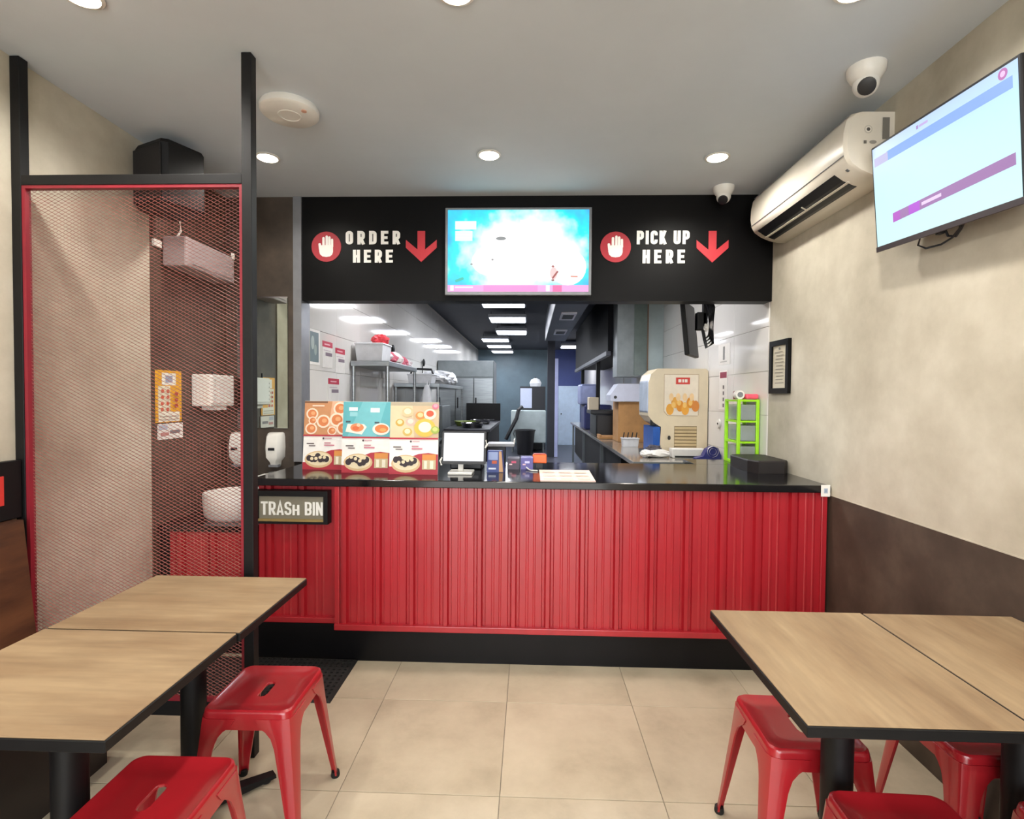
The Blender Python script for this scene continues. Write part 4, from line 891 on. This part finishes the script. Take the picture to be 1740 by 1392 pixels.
# tall fridge
fg = thing('upright_fridge', 'tall stainless upright fridge at the end of the left racks', 'fridge', (-1.1, 9.3, 0))
B().box(-1.585, -.62, 9.0, 9.7, .08, 2.08, bev=.01).build('cabinet', STEELD, fg)
B().box(-1.58, -.625, 9.02, 9.68, 0, .08).build('plinth', BLACKM, fg)
B().box(-1.575, -.63, 8.985, 9.0, 1.80, 2.06, bev=.004).build('header_panel', STEELD, fg)
for x0, x1 in ((-1.575, -1.275), (-1.265, -.965), (-.955, -.63)):
    for z0, z1 in ((.12, .92), (.94, 1.78)):
        d = B().box(x0, x1, 8.975, 9.0, z0, z1, bev=.006).build('door', STEEL, fg); B().box(x0+.02, x0+.045, 8.955, 8.975, (z0+z1)/2-.09, (z0+z1)/2+.09, bev=.004).build('handle', BLACKT, d)
wt = thing('dark_work_table', 'dark closed cooking bench with pans beside the lower rack', 'cooking bench', (-.8, 7.4, 0))
B().box(-1.035, -.48, 6.3, 8.6, 1.04, 1.08, bev=.005).build('bench_top', M('sooty_steel', '3A3A40', rough=.35, metal=.6, var=.2), wt)
B().box(-1.03, -.50, 6.32, 8.58, .06, 1.04).build('bench_body', BLACKM, wt)
B().box(-1.035, -.48, 8.56, 8.6, 1.08, 1.36).build('splash_panel', BLACKM, wt)
for k in range(3): B().box(-1.0+.17*k, -.86+.17*k, 6.305, 6.32, .5, .98, bev=.004).build('bench_door', BLACKT, wt)
for lab, x, y, c in (('shallow steel pan on the cooking bench, near one', -.72, 6.62, CHROME), ('shallow steel pan on the cooking bench, far one', -.70, 7.5, CHROME), ('green tub on the cooking bench', -.86, 7.05, ink('7A8A3A'))):
    t = thing('pan', lab, 'pan', (x, y, 1.08)); B().rev((x, y, 1.0805), [(.12, 0), (.15, .06), (.155, .06), (.145, .055), (.11, .01), (.01, .008)], 24).build('pan_body', c, t, True); B().tube([(x+.14, y-.02, 1.135), (x+.21, y-.2, 1.145)], .01).build('pan_handle', BLACKT, t)
# far end: cabinet, steel tub, bin, hose
fc2 = thing('black_cabinet', 'tall black cabinet with a sheet of paper near the back wall', 'cabinet', (.05, 14.9, 0))
B().box(-.28, .42, 14.6, 15.2, .001, 1.75, bev=.01).build('cabinet_body', BLACKT, fc2); B().box(-.27, .05, 14.59, 14.6, 1.15, 1.70, bev=.003).build('paper_sheet', ink('AEB4C8'), fc2)
for lab, x, z in (('white helmet-like pot on the black cabinet', .15, 1.75),):
    t = thing('stock_pot', lab, 'pot', (x, 14.9, z)); B().rev((x, 14.9, z+.0005), [(.14, 0), (.17, .10), (.12, .2), (.03, .24)], 20).build('pot_body', BAG, t, True); B().cyl((x, 14.9, z+.24), .03, .03).build('pot_knob', BLACKT, t)
sk3 = thing('steel_tub', 'big grey steel tub unit in front of the black cabinet', 'sink unit', (-.05, 14.2, 0))
B().box(-.50, .42, 13.9, 14.5, .25, 1.10, bev=.02).build('tub_body', M('pale_grey_steel', 'A9B4B4', rough=.35, metal=.3, var=.15, scale=2), sk3)
for x in (-.46, .36):
    for y in (13.94, 14.44): B().cyl((x, y, 0), .02, .25).build('leg', STEELD, sk3)
bn2 = thing('waste_bin', 'black waste bin standing before the steel tub', 'waste bin', (-.12, 13.4, 0))
B().rev((-.12, 13.4, .0005), [(.19, 0), (.25, .60), (.27, .60), (.27, .63), (.23, .63), (.18, .02)], 24).build('bin_body', BLACKT, bn2, True); B().tube([(-.39, 13.4, .6), (-.41, 13.4, .52), (-.39, 13.4, .45)], .012).build('bin_handle', BLACKT, bn2)
hs = tag(B().tube([(-.62, 13.7, .35), (-.55, 13.7, .5), (-.35, 13.75, .9), (-.30, 13.8, 1.12), (-.20, 13.86, 1.2)], .05, 10).build('drain_hose', BLACKT), 'thick black hose slanting up to the steel tub', 'hose')

# ================================================================== KITCHEN, CEILING GEAR
dc = thing('ventilation_duct', 'long grey-blue duct with square vents under the kitchen ceiling', 'duct', (.45, 7.5, 2.4))
B().box(.26, .62, 5.6, 9.4, 2.46, 2.86, bev=.01).build('duct_body', DUCT, dc)
for y in (6.2, 7.8):
    v = B().box(.36, .54, y, y+.55, 2.445, 2.46).build('vent', ink('E6E8F4'), dc); B().box(.385, .515, y+.12, y+.43, 2.441, 2.446).build('vent_grille', BLACKM, v)
for y in (6.2, 8.9): B().box(.33, .36, y, y+.03, 2.86, 2.899).build('hanger', BLACKM, dc)
hd = thing('exhaust_hood', 'dark exhaust hood running along the right kitchen wall', 'hood', (1.3, 9, 2.0))
B().box(.98, XR-.005, 6.75, 11.5, 2.05, 2.88, bev=.01).build('hood_body', M('dark_navy_metal', '0B0C12', rough=.7, spec=.2, metal=0, var=.2, scale=3), hd); B().box(.96, 1.02, 6.75, 11.5, 2.0, 2.06, bev=.004).build('hood_lip', DUCT, hd)
for y in (8.2, 10.6): B().box(1.02, 1.08, y, y+.06, 1.1, 2.05).build('hood_post', BLACKM, hd)
cl = thing('steel_column_panel', 'grey-green steel panel hanging over the drinks machine', 'panel', (1.3, 6.45, 1.7))
B().box(1.04, 1.40, 6.40, 6.72, 1.72, 2.88, bev=.004).build('panel_body', STEELD, cl); B().box(1.24, 1.39, 6.392, 6.40, 1.74, 2.86, bev=.003).build('glass_strip', M('grey_green_glass', '6A7772', rough=.15, var=.1), cl)
B().box(1.40, XR-.004, 6.42, 6.70, 1.72, 2.88, bev=.004).build('pale_panel', M('pale_steel', 'A9B6B6', rough=.3, metal=.3, var=.12, scale=2), cl); B().box(1.395, 1.41, 6.388, 6.41, 1.72, 2.88).build('brown_seam', ink('7A6450'), cl)
# monitor hung behind the header, seen from its edge
mo = thing('kitchen_monitor', 'black monitor with cables hanging behind the header', 'monitor', (1.18, 3.95, 1.8))
b = B(); mt = Matrix.Translation((1.20, 4.05, 1.985)) @ Matrix.Rotation(math.radians(62), 4, 'Z') @ Matrix.Rotation(math.radians(-6), 4, 'X')
t_ = bmesh.new(); bmesh.ops.create_cube(t_, size=1); bmesh.ops.scale(t_, vec=(.36, .035, .40), verts=t_.verts); bmesh.ops.bevel(t_, geom=t_.edges[:], offset=.006, segments=1, affect='EDGES'); b._merge(t_, mt); b.build('casing', BLACKM, mo)
B().box(1.255, 1.285, 3.90, 3.94, 2.0, 2.899).build('bracket_pole', BLACKM, mo); B().box(1.21, 1.28, 3.90, 3.96, 1.97, 2.10, bev=.006).build('bracket_plate', BLACKM, mo)
for k in range(4): B().tube([(1.265+.012*k, 3.90, 2.2), (1.29+.010*k, 3.88, 2.07+.02*k), (1.295+.008*k, 3.89, 1.93-.02*k), (1.265+.006*k, 3.91, 1.90-.02*k), (1.255, 3.93, 2.0)], .011).build('cable', BLACKT, mo, True)
B().blob((1.275, 3.90, 1.99), (.02, .02, .03), .2, 9, 10).build('white_plug', WHITEP, mo)

# ================================================================== KITCHEN, RIGHT PREP COUNTER
pr = thing('prep_counter', 'long stainless prep counter along the right kitchen wall', 'prep counter', (1.2, 7, 0))
B().box(.845, XR-.006, 4.34, 11.0, .915, .95, bev=.003).build('steel_top', M('polished_steel_top', 'B3ACA2', rough=.14, metal=.55, var=.08, scale=2), pr)
B().box(.845, XR-.008, 4.333, 4.34, .875, .949).build('front_lip', STEELD, pr)
B().box(.95, XR-.01, 4.42, 10.95, .30, .34).build('under_shelf', STEELD, pr)
for y in (4.42, 6.6, 8.8, 10.9):
    for x in (.88, 1.54): B().box(x, x+.035, y, y+.035, 0, .915).build('leg', STEELD, pr)
B().box(.93, XR-.01, 5.4, 10.9, .341, .90).build('dark_front', BLACKM, pr)
for lab, x, y, c in (('white tub under the near end of the prep counter', .96, 4.70, BAG), ('grey tub under the prep counter behind the white tub', 1.05, 5.1, GREYP)):
    crate(lab, c, x, x+.22, y, y+.26, .34, .52)
for k in range(4): 
    t = thing('glass_jar', ('first', 'second', 'third', 'fourth')[k] + ' small jar on the shelf under the prep counter', 'jar', (1.24+.075*k, 4.62, .34), 'jars under the prep counter')
    B().rev((1.24+.075*k, 4.62, .3405), [(.03, 0), (.03, .12), (.018, .15), (.018, .17)], 12).build('jar_body', (CLEAR, ink('D9C9A0'), CLEAR, ink('8A9A90'))[k], t, True); B().cyl((1.24+.075*k, 4.62, .5105), .02, .015).build('lid', BLACKT, t)
# drinks dispenser
dd = thing('drink_dispenser', 'cream drinks dispenser with an orange juice picture on its side', 'drink dispenser', (1.3, 5.0, .95))
dx0, dx1, dy0, dy1, dz0, dz1 = 1.062, 1.588, 4.78, 5.18, .9505, 1.735
P = [(dx0+.10, dz0), (dx1, dz0), (dx1, dz1-.02), (dx1-.02, dz1), (dx0+.08, dz1), (dx0+.02, dz1-.05), (dx0, dz1-.12), (dx0, dz0+.36), (dx0+.05, dz0+.30), (dx0+.115, dz0+.26)]
B().prism(P, 'y', dy0, dy1).build('body', CREAM, dd)
B().box(dx0-.006, dx0+.10, dy0+.01, dy1-.01, dz0+.38, dz1-.10, bev=.02).build('glass_tank', M('pale_tank_plastic', 'C5CFE0', rough=.12, var=.1), dd)
B().box(dx0+.045, dx0+.105, dy0-.004, dy1-.004, dz0+.03, dz0+.26).build('blue_front', BLUE, dd)
B().box(dx0+.0, dx0+.10, dy0-.002, dy1, dz0+.0, dz0+.03).build('drip_tray', BLACKT, dd)
B().box(dx0+.03, dx0+.08, dy0+.02, dy0+.07, dz0+.27, dz0+.34, bev=.006).build('tap', BLACKT, dd)
art('side_picture', dd, (dx0, dy0-.0008, dz0), (1, 0, 0), (0, 0, 1), [('p', 'C2A987', 0, [(.135, .40), (.17, .36), (.435, .36), (.445, .37), (.445, .735), (.135, .735)]), ('p', 'EFE2CC', 0, [(.140, .405), (.175, .365), (.44, .365), (.44, .73), (.14, .73)]),
    ('r', 'D9463A', 0, .24, .365, .645, .705), ('r', 'F3E8DC', 0, .262, .343, .662, .690), ('r', 'D9463A', 0, .288, .296, .662, .690), ('r', 'D9463A', 0, .313, .319, .662, .690)]
    + [('e', c, 0, .19+.045*k, .42+.03*((k*5) % 3), .034, .05) for k, c in enumerate(('E8A63C', 'F0B04A', 'E39225', 'EFA93C', 'E8992E', 'DD8A3A'))] + [('e', 'F6C76E', 0, .22+.05*k, .46+.02*(k % 2), .018, .026) for k in range(4)] + [('e', 'F2CF9A', 0, .2+.06*k, .53, .02, .035) for k in range(4)]
    + [('e', '2A241E', 0, .185, .165, .014, .020)], (0, -1, 0), .0005)
for k in range(8): B().box(dx0+.235, dx0+.43, dy0-.004, dy0-.0005, dz0+.03+.030*k, dz0+.052+.030*k, bev=.001, seg=1).build('vent_slat', M('tan_slats', 'C9B287', rough=.4, var=.05), dd)
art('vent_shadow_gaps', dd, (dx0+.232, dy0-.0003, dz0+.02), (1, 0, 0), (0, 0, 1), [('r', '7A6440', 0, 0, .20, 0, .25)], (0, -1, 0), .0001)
B().box(1.55, 1.592, 5.19, 5.23, .951, 1.72).build('rear_pipe', BLACKM, dd)
# boxes left of the dispenser
def carton(label, mat, x0, x1, y0, y1, z0, z1, nm='cardboard_box'):
    t = thing(nm, label, 'box', ((x0+x1)/2, (y0+y1)/2, z0)); B().box(x0, x1, y0, y1, z0+.0005, z1, bev=.004).build('box_body', mat, t)
    B().box(x0+.02, x1-.02, (y0+y1)/2-.025, (y0+y1)/2+.025, z1, z1+.002).build('tape', ink('C9A97A'), t); return t
carton('brown cardboard box beside the drinks dispenser', BROWNBOX, 1.03, 1.42, 6.2, 6.6, .95, 1.42)
wb = thing('white_appliance', 'white flat appliance with rounded ends on the cardboard box', 'appliance', (1.15, 6.3, 1.42))
B().prism([(.93, 1.43), (1.44, 1.43), (1.44, 1.63), (1.02, 1.63), (.93, 1.50)], 'y', 6.15, 6.5).build('appliance_body', M('bluish_white_plastic', 'D5D9EA', rough=.3, var=.04), wb)
B().cyl((.985, 6.14, 1.475), .018, .012, 12, 'y').build('knob', BLACKT, wb)
carton('small cream carton at the left of the white appliance', CREAM, .80, .93, 7.2, 7.4, 1.30, 1.47)
bs2 = thing('dark_stand', 'black equipment stand behind the prep counter goods', 'stand', (.95, 7.2, .95)); B().box(.86, 1.40, 6.9, 7.6, .951, 1.25, bev=.02).build('stand_body', BLACKT, bs2); B().box(.80, 1.2, 7.0, 7.5, 1.25, 1.30, bev=.006).build('stand_plate', BLACKT, bs2)
bs3 = thing('grey_machine', 'grey and navy machine beyond the small cream carton', 'machine', (.95, 8.6, .95)); B().box(.86, 1.3, 8.4, 9.0, .951, 1.35, bev=.03).build('machine_base', M('navy_metal', '2E3462', rough=.4, var=.1), bs3); B().box(.80, 1.1, 8.45, 8.95, 1.35, 1.68, bev=.03).build('machine_head', M('lavender_steel', '8F97BE', rough=.35, metal=.3, var=.1), bs3)
bd = thing('wooden_tray', 'round wooden tray on the prep counter', 'tray', (1.02, 6.75, .95)); B().box(.87, 1.36, 6.62, 6.88, .951, .985, bev=.008).build('board', BROWNBOX, bd); B().box(.87, .90, 6.62, 6.88, .985, 1.0).build('rim', BROWNBOX, bd)
crate('white container with pens on the prep counter', BAG, .985, 1.155, 5.62, 5.74, .95, 1.03, 'container', 'pen_container')
for k in range(4): B().tube([(1.0+.045*k, 5.68, 1.044), (1.0+.045*k+.01, 5.68, 1.10)], .006).build('pen', BLACKT, bpy.data.objects['pen_container'])
pp = thing('paper_bundle', 'crumpled white paper bundle before the drinks dispenser', 'paper', (1.1, 4.7, .95))
B().blob((1.13, 4.66, .985), (.10, .06, .035), .15, 61, 14, .951).build('sheet', PAPER, pp); B().blob((1.02, 4.66, .985), (.05, .08, .03), .2, 62, 14, .951).build('sheet', PAPER, pp)
B().blob((1.10, 4.73, 1.005), (.08, .04, .045), .25, 63, 14, .951).build('dark_wrapper', M('grey_wrapper', '4A4750', rough=.4, var=.4, scale=30), pp)
lw = thing('long_white_box', 'long white box lying before the drinks dispenser', 'box', (1.4, 4.65, .95)); B().box(1.24, 1.53, 4.62, 4.74, .951, 1.03, bev=.006).build('box_body', PAPER, lw); B().box(1.26, 1.50, 4.617, 4.62, .956, .972).build('dark_edge', BLACKT, lw)
td = thing('tape_dispenser', 'navy blue tape dispenser on the prep counter', 'tape dispenser', (1.46, 4.45, .95))
b = B(); b.prism([(1.38, .951), (1.585, .951), (1.585, 1.0), (1.56, 1.06), (1.52, 1.075), (1.47, 1.05), (1.44, .99), (1.38, .975)], 'y', 4.42, 4.50); b.build('holder', NAVY, td); B().rev((1.515, 4.41, 1.03), [(.045, 0), (.045, .02), (.028, .02), (.028, 0)], 24, 'y', False, False).build('tape_ring', WHITEP, td, True)
# notices on the right kitchen tiles
def sheet_on_right(label, y0, y1, z0, z1, shapes, base='E8E2DA'):
    o = tag(B().box(XR-.007, XR-.0045, y0, y1, z0, z1).build('wall_notice', ink(base)), label, 'notice'); art('notice_print', o, (XR-.007, y1, z0), (0, -1, 0), (0, 0, 1), shapes, (-1, 0, 0)); return o
sheet_on_right('thin pale notice high on the right kitchen tiles', 4.29, 4.55, 1.75, 1.92, [('r', '7A7670', 0, .11, .15, .04, .15), ('r', 'B9B2A8', 0, .05, .2, .02, .03)])
sheet_on_right('narrow notice with a dark red header on the right tiles', 4.33, 4.52, 1.38, 1.70, [('r', '8C2A44', 0, .02, .17, .26, .31)] + [('r', '5E5654', 0, .09, .12, .02+.05*k, .05+.05*k) for k in range(4)])
wsw = thing('wall_outlet', 'small white oval outlet on the tiles left of the green tower', 'outlet', (XR, 4.5, 1.25)); B().rev((XR-.02, 4.5, 1.26), [(.035, 0), (.04, .0145)], 18, 'x').build('plate', WHITEP, wsw, True); B().rev((XR-.024, 4.5, 1.26), [(.008, 0), (.008, .004)], 10, 'x').build('hole', BLACKT, wsw)
